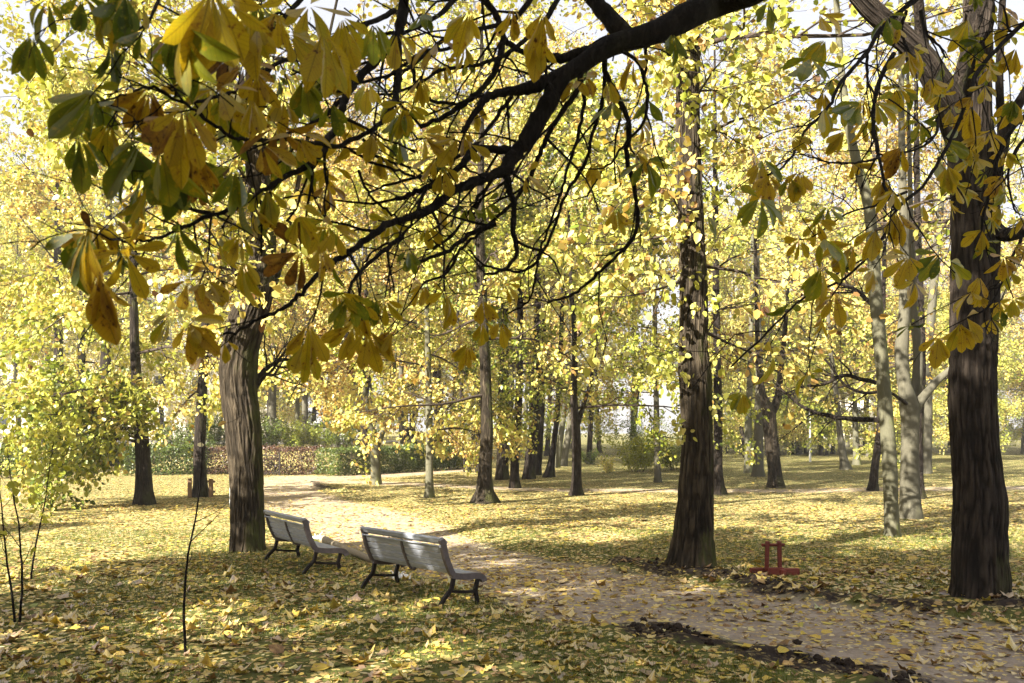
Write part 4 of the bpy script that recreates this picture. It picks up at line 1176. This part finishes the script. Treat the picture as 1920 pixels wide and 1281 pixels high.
def hedge(name, label, p0, p1, dep, h, n, leaf, tint, tvar, seed, mats=None, z0=None):
    mats = mats or LEAF
    """clipped hedge from p0 to p1 (x,y): woody stems and a dense coat of small leaves"""
    r = RN(seed)
    p0 = np.array(p0); p1 = np.array(p1)
    c = (p0 + p1) / 2
    dv = p1 - p0; L = np.hypot(*dv); dv /= L; nv = np.array([-dv[1], dv[0]])
    zb = zg(*c) if z0 is None else z0
    root = empty(name, (c[0], c[1], zb), label, "hedge")
    m = int(L * 7)
    t = r.uniform(-L / 2, L / 2, m); o = r.uniform(-.4, .4, m) * dep
    P0 = np.stack([t * dv[0] + o * nv[0], t * dv[1] + o * nv[1], np.full(m, -.05)], 1)
    A = grow(P0, r.normal(0, .25, (m, 3)) + [0, 0, 1], r.uniform(.8, 1.0, m) * h, 5, .15, .05, r)
    RA = np.linspace(1, .4, 5)[None] * r.uniform(.006, .014, m)[:, None]
    sb = MB(); V, F = tubes(A, RA, 4); sb.add(V, F)
    p, d, rr, ix, tt = offshoots(A, RA, 6, .1, 1, .5, 1.3, r)
    B = grow(p, d, r.uniform(.15, .5, len(p)), 4, .25, 0, r)
    V, F = tubes(B, np.maximum(rr[:, None] * .5 * np.linspace(1, .5, 4), .003), 3); sb.add(V, F)
    sb.build("stem", TWIG, root)
    t = r.uniform(-.5, .5, n) * L; z = r.uniform(.02, 1, n) * h; o = r.uniform(-.5, .5, n) * dep
    k = r.uniform(0, 1, n)
    o = np.where(k < .45, -.5 * dep, o); z = np.where((k > .45) & (k < .75), h, z)
    t = np.where(k > .93, np.sign(t) * L / 2, t)
    bump_ = (vnoise(t * 1.3, z * 2 + o * 2, seed) - .5) * .28
    o = o + bump_; z = np.maximum(z + bump_ * .7 + r.normal(0, .03, n), .02)
    pos = np.stack([t * dv[0] + o * nv[0], t * dv[1] + o * nv[1], z], 1) + r.normal(0, .03, (n, 3))
    X = r.normal(0, 1, (n, 3)); X[:, 2] += .3
    N = r.normal(0, .6, (n, 3)); N[:, 2] += .5; N[:, 1] -= .5
    tn = tint + tvar * r.normal(0, 1, n) + .1 * (vnoise(t * .9, z * 1.5, seed + 3) - .5)
    lb = MB(); leafbatch(lb, LEAF4, pos, X, N, leaf * r.uniform(.6, 1.3, n), np.clip(tn, 0, 1), 0, r.uniform(-1, 2, n))
    lb.build("foliage", mats, root)
    return root


hedge("clipped_hedge", "dark green clipped hedge along the far path, behind the small light trunk", gp(612, 893), gp(838, 880), 1.3, 1.05, 16000, .085, .04, .05, 501)
hedge("brown_hedge", "low brown half bare hedge left of the clipped green hedge, behind the leaning trunk", (-13.4, 40.6), (-8.4, 40.0), 1.3, 1.15, 6000, .085, .5, .3, 502, leaf_mat('dry_brown_leaf', .1, stops=DRYRAMP))
hedge("ivy_hedge", "dark ivy covered bank hedge just left of the leaning trunk", (-16.8, 39.5), (-13.6, 40.3), 1.2, 1.2, 6500, .09, .03, .04, 503)
r = RN(9)
for i, (lab, px, Y, w_, h, tint, n) in enumerate([
        ("grey green bushy shrub on the bank, right beside the leaning trunk", 500, 46, 1.6, 1.5, .10, 2600), ("pale leaved shrub on the bank above the brown hedge", 555, 46.5, 1.7, 1.4, .30, 2600),
        ("fresh green round shrub above the left end of the clipped hedge", 640, 46, 1.9, 1.9, .14, 3000), ("pale yellow green shrub on the bank in front of the far white car", 600, 47, 1.6, 1.3, .36, 2400),
        ("dark bush behind the brown hedge, left of the leaning trunk", 405, 45, 1.7, 1.7, .05, 2800), ("grey green shrub behind the right half of the clipped hedge", 790, 45, 1.8, 1.3, .22, 2600),
        ("light shrub behind the fence posts at the end of the hedge", 850, 46, 1.5, 1.2, .34, 2200), ("dark evergreen shrub at the far left under the bank trunk", 60, 40, 2.4, 1.7, .05, 3600),
        ("dark leafy shrub right of the far left bank trunk", 140, 41, 2.2, 1.6, .07, 3200), ("low dusky shrub at the left edge below the bank", 12, 37, 2.0, 1.5, .16, 2600),
        ("dark bush behind the drooping yellow green boughs", 225, 42, 2.2, 1.4, .06, 3000), ("dark bush behind the guard boards", 330, 43, 2.2, 1.6, .07, 3000)]):
    shrub("bank_shrub", lab, (px - HX) / F_PX * Y, Y, w_, 1.2, h, n, .10, tint, .05, 520 + i, group="shrubs on the bank")
for i, (lab, px, py, w_, h, tint, n) in enumerate([
        ("bright yellow green shrub left of the slim pale trunk", 1195, 884, 1.9, 1.7, .37, 4200), ("bright green shrub right of the slim pale trunk", 1268, 882, 1.7, 1.9, .30, 3800),
        ("tiny straw coloured shrub at the left foot of the bright shrub", 1140, 886, .5, .8, .62, 500), ("tall dark green shrub behind the bright shrub", 1215, 866, 2.6, 3.0, .09, 4200),
        ("low dark fern clump in front of the dark thin trunk", 1105, 870, 1.0, .9, .10, 900)]):
    Y = ground_y(py)
    shrub("lawn_shrub" if i < 4 else "fern", lab, (px - HX) / F_PX * Y, Y, w_, 1.4, h, n, .09, tint, .06, 540 + i, group="shrubs on the lawn")


def sapling(label, stems, Y, seed, nleaf=0, tint=.5, tw=7, group=None, name="sapling"):
    r = RN(seed)
    b0 = at(stems[0][0][0], stems[0][0][1], Y)
    base = np.array([b0[0], b0[1], zg(b0[0], b0[1])])
    root = empty(name, base, label, "sapling", group)
    lb = MB()
    for st in stems:
        P = np.array([at(px, py, Y) for px, py in st]) - base
        q = spline(P, 24)
        q[0, 2] = -.05
        q[1:] += np.cumsum(r.normal(0, .003, (23, 3)), 0)
        sm_ = MB(); rad = np.linspace(.014, .004, 24)
        V, F = tubes(q[None], rad[None], 7); sm_.add(V, F)
        p, d, rr, ix, tt = offshoots(q[None], rad[None], tw, .35, 1, .5, 1.1, r)
        B = grow(p, d, r.uniform(.15, .55, len(p)), 5, .16, .05, r)
        RB = np.maximum(rr[:, None] * .5 * np.linspace(1, .4, 5), .0018)
        V, F = tubes(B, RB, 4); sm_.add(V, F)
        sm_.build("stem", BRANCH, root)
        if nleaf:
            ix = r.integers(0, len(B), nleaf); k = r.integers(2, 5, nleaf)
            X = r.normal(0, .6, (nleaf, 3)); X[:, 2] -= .5
            N = r.normal(0, .6, (nleaf, 3)); N[:, 2] += .6
            leafbatch(lb, LEAF6, B[ix, k] + r.normal(0, .05, (nleaf, 3)), X, N, r.uniform(.05, .1, nleaf), np.clip(r.normal(tint, .07, nleaf), 0, 1), 0)
    if nleaf:
        lb.build("foliage", LEAF, root)


sapling("thin bare sapling standing alone in the leaves before the leaning trunk", [[(348, 1222), (344, 1120), (352, 1040), (366, 965), (374, 905), (378, 850), (376, 810)]], 8.15, 551, 8, .8, 6)
sapling("pair of thin bare stems rising from one root at the left edge", [[(36, 1166), (42, 1090), (36, 990), (22, 910), (14, 840)], [(28, 1166), (14, 1060), (4, 960), (0, 880)]], 9.4, 552, 45, .45, 9)
sapling("thin leafy sapling just behind the pair of bare stems at the left", [[(58, 1087), (70, 1000), (84, 930), (92, 880), (100, 830)]], 12.05, 553, 150, .42, 12)

# ------------------------------------------------------------------ benches
def ribbon(mb, pts, th, x0, x1, mat=0):
    """profile polyline (y,z) given thickness th, extruded from x0 to x1"""
    p = np.array(pts, float)
    t = norm(np.gradient(p, axis=0)); nrm = np.stack([-t[:, 1], t[:, 0]], 1)
    a_, b_ = p + nrm * th / 2, p - nrm * th / 2
    for i in range(len(p) - 1):
        pass
    n = len(p)
    V = np.vstack([np.column_stack([np.full(n, x), q]) for x in (x0, x1) for q in (a_, b_)])
    A0, B0, A1, B1 = 0, n, 2 * n, 3 * n
    F = []
    for i in range(n - 1):
        F += [[A0 + i, A0 + i + 1, A1 + i + 1, A1 + i], [B0 + i, B1 + i, B1 + i + 1, B0 + i + 1], [A0 + i, B0 + i, B0 + i + 1, A0 + i + 1], [A1 + i, A1 + i + 1, B1 + i + 1, B1 + i]]
    F += [[A0, A1, B1, B0], [A0 + n - 1, B0 + n - 1, B1 + n - 1, A1 + n - 1]]
    mb.add(V, F, mat, .5, None, False)


def make_bench(label, loc, rz, tilt):
    root = empty("park_bench", loc, label, "bench", "benches beside the path")
    root.rotation_euler = (tilt, 0, rz)
    root.scale = (1, 1, .92)
    lean = lambda q: [(y - max(z - .385, 0) * .11, z) for y, z in q]
    W = .80
    back = [(.015, .385), (-.012, .42), (-.045, .49), (-.075, .57), (-.098, .65), (-.118, .72)]
    back = lean(back)
    prof = spline(np.column_stack([np.array(back), np.zeros(len(back))]), 40)[:, :2]
    dist = np.r_[0, np.cumsum(np.linalg.norm(np.diff(prof, axis=0), axis=1))]
    m = MB()
    edges = np.linspace(0, dist[-1], 5)
    for i in range(4):
        s0, s1 = edges[i] + .009, edges[i + 1] - .009
        pp = [(np.interp(s, dist, prof[:, 0]), np.interp(s, dist, prof[:, 1])) for s in np.linspace(s0, s1, 4)]
        ribbon(m, pp, .032, -W + .03, W - .03)
    m.build("backrest", BENCH, root, bevel=.003)
    m = MB()
    m.prism(lean([(-.095, .735), (-.165, .755), (-.185, .805), (-.150, .828), (-.075, .775)]), -W - .01, W + .01)
    m.build("top_rail", BENCH, root, bevel=.004)
    m = MB()
    V, F = tubes(np.array([[[-W + .01, -.191, .715], [0, -.191, .715], [W - .01, -.191, .715]]]), np.full((1, 3), .011), 10); m.add(V, F)
    for s_ in (-1, 1):
        m.box((s_ * (W - .012), -.191, .715), (.03, .035, .035))
    m.build("rear_rod", BENCH, root, bevel=.002)
    seat = [(.05, .382), (.13, .374), (.22, .378), (.31, .388), (.39, .388), (.45, .372), (.485, .335)]
    prof2 = spline(np.column_stack([np.array(seat), np.zeros(len(seat))]), 40)[:, :2]
    d2 = np.r_[0, np.cumsum(np.linalg.norm(np.diff(prof2, axis=0), axis=1))]
    m = MB(); edges = np.linspace(0, d2[-1], 6)
    for i in range(5):
        pp = [(np.interp(s, d2, prof2[:, 0]), np.interp(s, d2, prof2[:, 1])) for s in np.linspace(edges[i] + .004, edges[i + 1] - .004, 4)]
        ribbon(m, pp, .026, -W + .03, W - .03)
    m.build("seat", BENCH, root, bevel=.003)
    fr = spline(np.column_stack([np.array(lean([(-.152, .80), (-.128, .74), (-.112, .66), (-.085, .57), (-.052, .49), (-.02, .42), (.012, .372)])), np.zeros(7)]), 26)[:, :2]
    fr2 = spline(np.column_stack([np.array([(.0, .365), (.10, .352), (.22, .352), (.34, .362), (.43, .355), (.475, .322), (.49, .29)]), np.zeros(7)]), 26)[:, :2]
    for s_ in (-1, 1):
        x0, x1 = sorted((s_ * (W - .028), s_ * (W + .022)))
        m = MB(); ribbon(m, fr, .072, x0, x1); ribbon(m, fr2, .078, x0 + .001, x1 - .001)
        m.build("end_frame", BENCHF, root, bevel=.004)
        xa, xb = x0 + .006, x1 - .006
        m = MB(); ribbon(m, [(.03, .345), (.022, .27), (.012, .19), (-.03, .14), (-.085, .07), (-.13, -.02)], .048, xa, xb)
        m.build("leg", IRON, root, bevel=.004)
        m = MB(); ribbon(m, [(.40, .345), (.385, .27), (.372, .19), (.385, .14), (.41, .07), (.43, -.04)], .046, xa, xb)
        m.build("leg", IRON, root, bevel=.004)
        m = MB(); ribbon(m, [(.03, .165), (.20, .16), (.36, .165)], .036, xa + .004, xb - .004)
        m.build("stretcher", IRON, root, bevel=.003)
    m = MB()
    ribbon(m, lean([(-.135, .73), (-.125, .66), (-.100, .57), (-.066, .49), (-.032, .42), (.0, .365), (.06, .345), (.08, .36)]), .03, -.016, .016)
    m.build("middle_bracket", BENCHF, root, bevel=.003)
    return root


def bench_at(label, pl, pr, dz):
    a_, b_ = gp(*pl), gp(*pr)
    c = (a_ + b_) / 2
    d = (b_ - a_) / np.hypot(*(b_ - a_))
    rz = math.atan2(d[1], d[0])
    off = np.array([-d[1], d[0]]) * .13
    loc = c + off
    return make_bench(label, (loc[0], loc[1], dz), rz, R_(-6.5))


bench_at("nearer grey slatted bench seen from behind, at the middle of the lawn edge", (683, 1104), (820, 1136), .0)
bench_at("farther grey slatted bench seen from behind, right of the leaning trunk", (500, 1051), (564, 1074), -.01)

# red trestle
Yr = ground_y(1079)
rx = (1450 - HX) / F_PX * Yr
rs_ = empty("red_trestle", (rx, Yr, zg(rx, Yr)), "small dark red wooden frame on a beam base, beside the path", "wooden frame", rz=R_(4))
pxm = Yr / F_PX
m = MB(); m.box((-.12, .07, .045), (.36, .075, .085)); m.build("base_beam", RED, rs_, bevel=.006)
m = MB(); m.box((.225, -.01, .045), (.25, .085, .09)); m.build("base_beam", RED, rs_, bevel=.006)
m = MB(); m.box((.02, -.03, .055), (.22, .08, .10)); m.build("front_board", RED, rs_, bevel=.006)
m = MB(); m.box((.095, -.075, .045), (.055, .17, .088)); m.build("foot_block", RED, rs_, bevel=.006)
for x_, ty in ((-.078, .03), (.098, -.02)):
    for dy_ in (-.03, .035):
        m = MB(); m.box((x_ + dy_ * .35, dy_ + .03, .255), (.05, .042, .40), rot=((1, 0, ty), (0, 1, 0), (-ty, 0, 1))); m.build("upright", RED, rs_, bevel=.004)
m = MB()
V, F = tubes(np.array([[[-.15, .03, .405], [0, .03, .408], [.165, .03, .405]]]), np.full((1, 3), .023), 10); m.add(V, F)
m.add(V[:10], [list(range(10))]); m.add(V[-10:], [list(range(10))])
m.build("cross_bar", RED, rs_)

# pale log behind the far bench and white litter
p0, p1 = gp(606, 1012), gp(700, 1048)
n = 14
L0 = np.array([[*(p0 + (p1 - p0) * t), 0] for t in np.linspace(0, 1, n)])
lg = empty("fallen_log", (L0[0, 0], L0[0, 1], zg(*L0[0, :2])), "pale fallen log with a pale ragged end lying behind the farther bench", "log")
L0[:, 2] = [zg(*q[:2]) + .055 for q in L0]
m = MB(); V, F = tubes((L0 - np.array(lg.location))[None], np.linspace(.072, .05, n)[None] * (1 + .08 * np.sin(np.arange(n) * 1.7))[None], 16); m.add(V, F)
m.add(V[:16], [list(range(16))]); m.add(V[-16:], [list(range(16))])
m.build("stem", BIRCH, lg)
r = RN(31)


def scrap(label, px, py, size, seed, z=0.0):
    r = RN(seed)
    c = gp(px, py)
    o = empty("white_scrap", (c[0], c[1], zg(*c) + z), label, "litter")
    m = MB()
    k = 26
    D = r.normal(0, 1, (k, 3)); D[:, 2] = np.abs(D[:, 2]) * .5 + .1
    A = grow(r.normal(0, size * .25, (k, 3)) * [1, 1, .2] + [0, 0, .02], D, r.uniform(.4, 1.1, k) * size, 7, .45, -.12, r)
    A[:, :, 2] = np.maximum(A[:, :, 2], .008)
    V, F = tubes(A, np.full((k, 7), size * .035), 5); m.add(V, F)
    m.build("strand", WHITE, o)
    m = MB()
    g = np.linspace(-1, 1, 9)
    xx, yy = np.meshgrid(g, g)
    zz = (vnoise(xx * 2 + seed, yy * 2, 1) * .55 + vnoise(xx * 4, yy * 4 + seed, 2) * .35) * (1 - .55 * (xx ** 2 + yy ** 2) / 2) + .03
    V = np.stack([xx * .7 + .25 * vnoise(yy * 2, xx, 5), yy * .7, np.maximum(zz * .5, .02)], -1).reshape(-1, 3) * size
    i_, j_ = np.meshgrid(np.arange(8), np.arange(8), indexing='ij'); a_ = (i_ * 9 + j_).ravel()
    m.add(V, np.stack([a_, a_ + 1, a_ + 10, a_ + 9], -1), 0, .5, None, False)
    m.build("crumpled_sheet", WHITE, o)


scrap("white crumpled stringy scrap on the leaves under the nearer bench", 750, 1081, .17, 33)
scrap("white ragged heap at the end of the pale log behind the farther bench", 596, 1006, .2, 34)

# guard boards round a trunk, marker post, white pole
g0 = gp(376, 932)
tg = empty("tree_guard", (g0[0], g0[1], zg(*g0)), "wooden boards standing round the dark trunk left of the leaning tree", "tree guard")
for dx, dy_, wd, h_ in ((-.31, -.02, .12, .58), (.30, -.02, .10, .57), (-.22, .28, .12, .55), (.22, .28, .12, .55)):
    m = MB(); m.box((dx, dy_, h_ / 2 - .02), (wd, .035, h_)); m.build("board", WOOD, tg, bevel=.004)
for zb in (.15, .45):
    m = MB(); m.box((0, .3, zb), (.66, .03, .06)); m.build("rail", WOOD, tg, bevel=.003)
g0 = gp(435, 947)
mp = empty("marker_post", (g0[0], g0[1], zg(*g0)), "pale blue marker post half hidden behind the leaning trunk", "post")
m = MB(); m.box((0, 0, .31), (.12, .06, .66)); m.build("shaft", POSTP, mp, bevel=.008)
m = MB(); m.prism([(-.035, .642), (.035, .642), (.0, .68)], -.066, .066); m.build("cap", POSTP, mp)
g0 = gp(1519, 866)
mp = empty("white_pole", (g0[0], g0[1], zg(*g0)), "thin white pole standing on the sunny far lawn", "pole")
m = MB(); V, F = tubes(np.array([[[0, 0, -.05], [0, 0, 1.2], [0, 0, 3.0]]]), np.array([[.07, .055, .045]]), 10); m.add(V, F); m.build("shaft", WHITE, mp)
m = MB(); V, F = tubes(np.array([[[0, 0, 3.0], [0, 0, 3.06], [0, 0, 3.3], [0, 0, 3.4]]]), np.array([[.05, .14, .17, .02]]), 12); m.add(V, F); m.build("lamp_head", WHITE, mp)

# railing in front of the brown hedge, fence posts at the hedge end
def railing(name, label, p0, p1, h, posts, bars, mat):
    p0 = np.array(p0); p1 = np.array(p1); c = (p0 + p1) / 2
    dv = p1 - p0; L = np.hypot(*dv)
    z0 = zg(*c)
    o = empty(name, (c[0], c[1], z0), label, "fence", rz=math.atan2(dv[1], dv[0]))
    for t in np.linspace(-.5, .5, posts):
        m = MB(); m.box((t * L, 0, h / 2), (.06, .06, h + .1)); m.build("post", mat, o)
    for zz in (.12, h - .08):
        m = MB(); m.box((0, .0, zz), (L, .025, .035)); m.build("rail", mat, o)
    m = MB()
    for t in np.linspace(-.5, .5, bars + 2)[1:-1]:
        m.box((t * L, .022, h / 2), (.018, .018, h - .05))
    m.build("bar_grille", mat, o)


railing("iron_railing", "dark iron railing in front of the brown hedge, right of the leaning trunk", (-10.9, 39.1), (-10.0, 39.0), .95, 2, 7, IRON)
railing("rusty_fence", "short rusty fence at the right end of the clipped hedge", gp(842, 879), gp(892, 876), 1.05, 3, 12, RUST)

# ------------------------------------------------------------------ street beyond the bank: cars, buildings
def car_mat(name, c):
    m, nt, out = newmat(name)
    oc = nd(nt, "ShaderNodeTexCoord").outputs["Object"]
    n1 = noise(nt, oc, 4, 4)
    p = nd(nt, "ShaderNodeBsdfPrincipled", i_Base_Color=ramp(nt, n1, [(.3, c), (.7, tuple(x * .93 for x in c))]), i_Roughness=.25)
    nt.links.new(p.outputs[0], out.inputs[0]); return m


GLASS = plain_mat("dark_window_glass", (.02, .025, .03), (.04, .05, .055), .08, 3, .5)
RUBBER = plain_mat("tyre_rubber", (.015, .015, .015), (.03, .03, .03), .8)
RIM = plain_mat("wheel_rim", (.4, .4, .42), (.5, .5, .52), .35, 5, .5, 0, (1, 1, 1), .8)
CARS = {"white": car_mat("white_car_paint", (.78, .78, .78)), "grey": car_mat("grey_car_paint", (.2, .21, .23))}


def car(label, x, y, rz, paint):
    o = empty("parked_car", (x, y, zg(x, y)), label, "car", "cars parked in the street beyond the park", rz)
    m = MB()
    m.prism([(-2.1, .35), (-2.15, .7), (-2.0, .85), (-1.2, .95), (1.3, .95), (1.95, .88), (2.1, .7), (2.1, .35), (1.75, .28), (-1.75, .28)], -.85, .85)
    m.build("body", CARS[paint], o, bevel=.06)
    m = MB(); m.prism([(-1.25, .951), (-.55, 1.42), (.75, 1.46), (1.5, .951)], -.72, .72); m.build("cabin", CARS[paint], o, bevel=.05)
    for s_ in (-1, 1):
        m = MB(); m.prism([(-1.0, .98), (-.48, 1.35), (.70, 1.38), (1.22, .98)], s_ * .721, s_ * .728); m.build("side_window", GLASS, o)
    m = MB(); m.add([(-.62, -1.22, 1.0), (.62, -1.22, 1.0), (.6, -.62, 1.4), (-.6, -.62, 1.4)], [[0, 1, 2, 3]], 0, .5, None, False); m.build("windscreen", GLASS, o)
    for sx in (-.80, .80):
        for sy in (-1.3, 1.3):
            m = MB(); ex = .11 * np.sign(sx)
            V, F = tubes(np.array([[[sx - ex, sy, .31], [sx, sy, .31], [sx + ex, sy, .31]]]), np.array([[.27, .31, .29]]), 18); m.add(V, F); m.add(V[-18:], [list(range(18))])
            wh = m.build("wheel", RUBBER, o)
            m = MB(); V, F = tubes(np.array([[[sx + ex * 1.02, sy, .31], [sx + ex * 1.08, sy, .31]]]), np.array([[.19, .17]]), 14); m.add(V, F); m.add(V[-14:], [list(range(14))])
            m.build("rim", RIM, wh)
    return o


car("white parked car whose roof shows above the shrubs behind the clipped hedge", -12.6, 62, R_(96), "white")
car("pale car parked in the sunny street at the far left", -29.0, 61, R_(92), "white")
car("grey car in the shade behind the dark shrubs at the left edge", -23.2, 47.5, R_(90), "grey")

PLASTER = plain_mat("cream_plaster", (.62, .58, .50), (.72, .68, .60), .9, .6, .1, .1)
ROOF = plain_mat("pale_grey_tile", (.32, .29, .27), (.42, .39, .37), .8, 3, .2, .3)
FRAME = plain_mat("white_window_frame", (.7, .7, .68), (.78, .78, .76), .5)


def building(label, x, y, w_, d_, h, rz, nwin, floors):
    o = empty("house", (x, y, zg(x, y)), label, "building", "houses beyond the park", rz)
    m = MB(); m.box((0, 0, h / 2 - .5), (w_, d_, h + 1)); m.build("wall", PLASTER, o)
    m = MB(); m.prism([(-d_ / 2 - .4, h), (d_ / 2 + .4, h), (0, h + 3.2)], -w_ / 2 - .4, w_ / 2 + .4); m.build("roof", ROOF, o)
    for f in range(floors):
        for k in range(nwin):
            xx = (k + .5) / nwin * w_ - w_ / 2
            zz = 1.9 + f * (h - 1.2) / floors
            m = MB(); m.box((xx, -d_ / 2 - .02, zz), (1.25, .08, 1.75)); fr_ = m.build("window", FRAME, o)
            m = MB(); m.box((xx, -d_ / 2 - .05, zz), (1.05, .06, 1.55)); m.build("pane", GLASS, fr_)


building("long cream house glimpsed through the leaves beyond the left street", -40, 96, 34, 9, 8.5, R_(6), 9, 2)
building("cream house glimpsed between trunks beyond the right lawn", 60, 190, 34, 10, 9, R_(-5), 8, 2)

# pale street surface beyond the bank
m = MB()
sx = np.linspace(-75, -6, 24)
V = []
for x in sx:
    for y in (56.5, 74):
        V.append((x, y, zg(x, y) + .03))
F = [[2 * i, 2 * i + 2, 2 * i + 3, 2 * i + 1] for i in range(23)]
m.add(V, F)
tag(m.build("street", plain_mat("pale_worn_asphalt", (.26, .25, .24), (.34, .33, .31), .9, 1.5, .2)), kind='structure')

# ------------------------------------------------------------------ fallen leaves and grass
def scatter(n, y0, y1, margin, seed, power=1.0):
    r = RN(seed)
    y = y0 + (y1 - y0) * r.uniform(0, 1, n) ** power
    x = r.uniform(-1, 1, n) * (y * .575 + margin)
    return x, y, r


lit = MB()


def litter(n, y0, y1, tpl, size, seed, path_keep, tint, tv, margin=1.5, lift=.012, tilt=.28):
    x, y, r = scatter(n, y0, y1, margin, seed)
    s1, s = path_s(x, y)
    den = .35 + 1.1 * vnoise(x * .55, y * .55, seed) * vnoise(x * 1.9 + 3, y * 1.9, seed + 1) * 1.7
    den = np.where(s > .1, den * path_keep, den) * (1 - .6 * np.clip(soil_v(x, y) * 1.3, 0, 1)) * (1 - .75 * sstep(29, 33, y) * sstep(-2, 4, x))
    k = r.uniform(0, 1, n) < den
    x, y = x[k], y[k]
    m_ = len(x)
    z = gz(x, y) + r.uniform(.002, lift, m_)
    az = r.uniform(0, 6.28, m_)
    X = np.stack([np.cos(az), np.sin(az), r.normal(0, tilt * .6, m_)], 1)
    N = np.stack([r.normal(0, tilt, m_), r.normal(0, tilt, m_), np.ones(m_)], 1)
    tn = np.where(r.uniform(0, 1, m_) < .22, r.normal(.9, .05, m_), r.normal(tint, tv, m_))
    sz = size * np.clip(np.exp(r.normal(-.12, .36, m_)), .4, 1.9)
    leafbatch(lit, tpl, np.stack([x, y, z], 1), X, N, sz, np.clip(tn, .2, 1), 0, r.uniform(-1.0, 2.2, m_), r.uniform(.7, 1.1, m_))


litter(6000, 5.0, 13, MAPLE, .076, 71, .5, .62, .13, tilt=.2)
litter(13000, 5.0, 14, LEAF6, .088, 72, .7, .62, .13)
litter(26000, 12, 24, LEAF6, .072, 73, .8, .66, .12, 3, .01, .2)
litter(26000, 22, 46, LEAF4, .085, 74, .6, .68, .1, 3, .01, .2)
lo = lit.build("fallen_leaves", LITTER)
tag(lo, kind='stuff')

x, y, r = scatter(150000, 5.2, 18, 1.0, 81, .85)
s1, s = path_s(x, y)
k = (s < -.05) & (soil_v(x, y) < .45) & (vnoise(x * 1.1, y * 1.1, 5) + .25 * vnoise(x * 5, y * 5, 2) > .5)
x, y = x[k], y[k]; m_ = len(x)
z = gz(x, y)
h = r.uniform(.025, .075, m_); az = r.uniform(0, 6.28, m_); w_ = r.uniform(.002, .004, m_)
ln = r.normal(0, .025, (m_, 2))
b0 = np.stack([x - np.cos(az) * w_, y - np.sin(az) * w_, z - .005], 1)
b1 = np.stack([x + np.cos(az) * w_, y + np.sin(az) * w_, z - .005], 1)
tp = np.stack([x + ln[:, 0], y + ln[:, 1], z + h], 1)
gm = MB()
gm.add(np.stack([b0, b1, tp], 1).reshape(-1, 3), np.arange(m_ * 3).reshape(-1, 3), 0, np.clip(r.normal(.14, .08, m_), 0, .5))
go = gm.build("grass", LEAF)
tag(go, kind='stuff')
# lumps of dark turned earth along the path edge
r = RN(91)
m_ = 420
P1 = spline(np.column_stack([SOIL[0], np.zeros(len(SOIL[0]))]), 200)[:, :2]
P2 = spline(np.column_stack([SOIL[1], np.zeros(len(SOIL[1]))]), 200)[:, :2]
cc = np.vstack([P1[r.integers(0, 200, 300)] + r.normal(0, .17, (300, 2)), P2[r.integers(0, 200, 60)] + r.normal(0, .13, (60, 2))])
k = vnoise(cc[:, 0] * .9, cc[:, 1] * .9, 6.6) > .42
cc = cc[k]
m = MB()
lat = np.radians([-60, -15, 30, 70]); lon = np.arange(7) * 2 * np.pi / 7
uv = np.array([[np.cos(a) * np.cos(b), np.cos(a) * np.sin(b), np.sin(a)] for a in lat for b in lon] + [[0, 0, 1]])
fq = [[i * 7 + j, i * 7 + (j + 1) % 7, (i + 1) * 7 + (j + 1) % 7, (i + 1) * 7 + j] for i in range(3) for j in range(7)]
ft = [[21 + j, 21 + (j + 1) % 7, 28] for j in range(7)]
zc = gz(cc[:, 0], cc[:, 1])
for i, c_ in enumerate(cc):
    sz = .010 + .042 * r.uniform() ** 3
    V = uv * sz * (1 + r.uniform(-.35, .35, (29, 1))) * [1, r.uniform(.7, 1.2), .75] + [c_[0], c_[1], zc[i] + sz * .25]
    m.add(V, fq, 0, .5, None, False); m.n -= 29
    m.V.append(np.zeros((0, 3))); m.L.append(np.zeros((0, 3), np.float32))
    m.add(np.zeros((0, 3)), np.array(ft), 0, .5, None, False); m.n += 29
tag(m.build("earth_clods", plain_mat("dark_turned_earth", (.016, .011, .009), (.05, .037, .029), .95, 30, .1, .5)), kind='stuff')

# thin autumn air
m = MB(); m.box((0, 195, 19), (660, 470, 44))
hm, hnt, hout = newmat("park_haze")
pv = nd(hnt, "ShaderNodeVolumePrincipled", i_Color=(.97, .96, .93, 1), i_Density=.0007)
hnt.links.new(pv.outputs[0], hout.inputs[1])
tag(m.build("haze", hm), kind='stuff')
print("objects", len(bpy.data.objects), "polys", sum(len(m.polygons) for m in bpy.data.meshes))
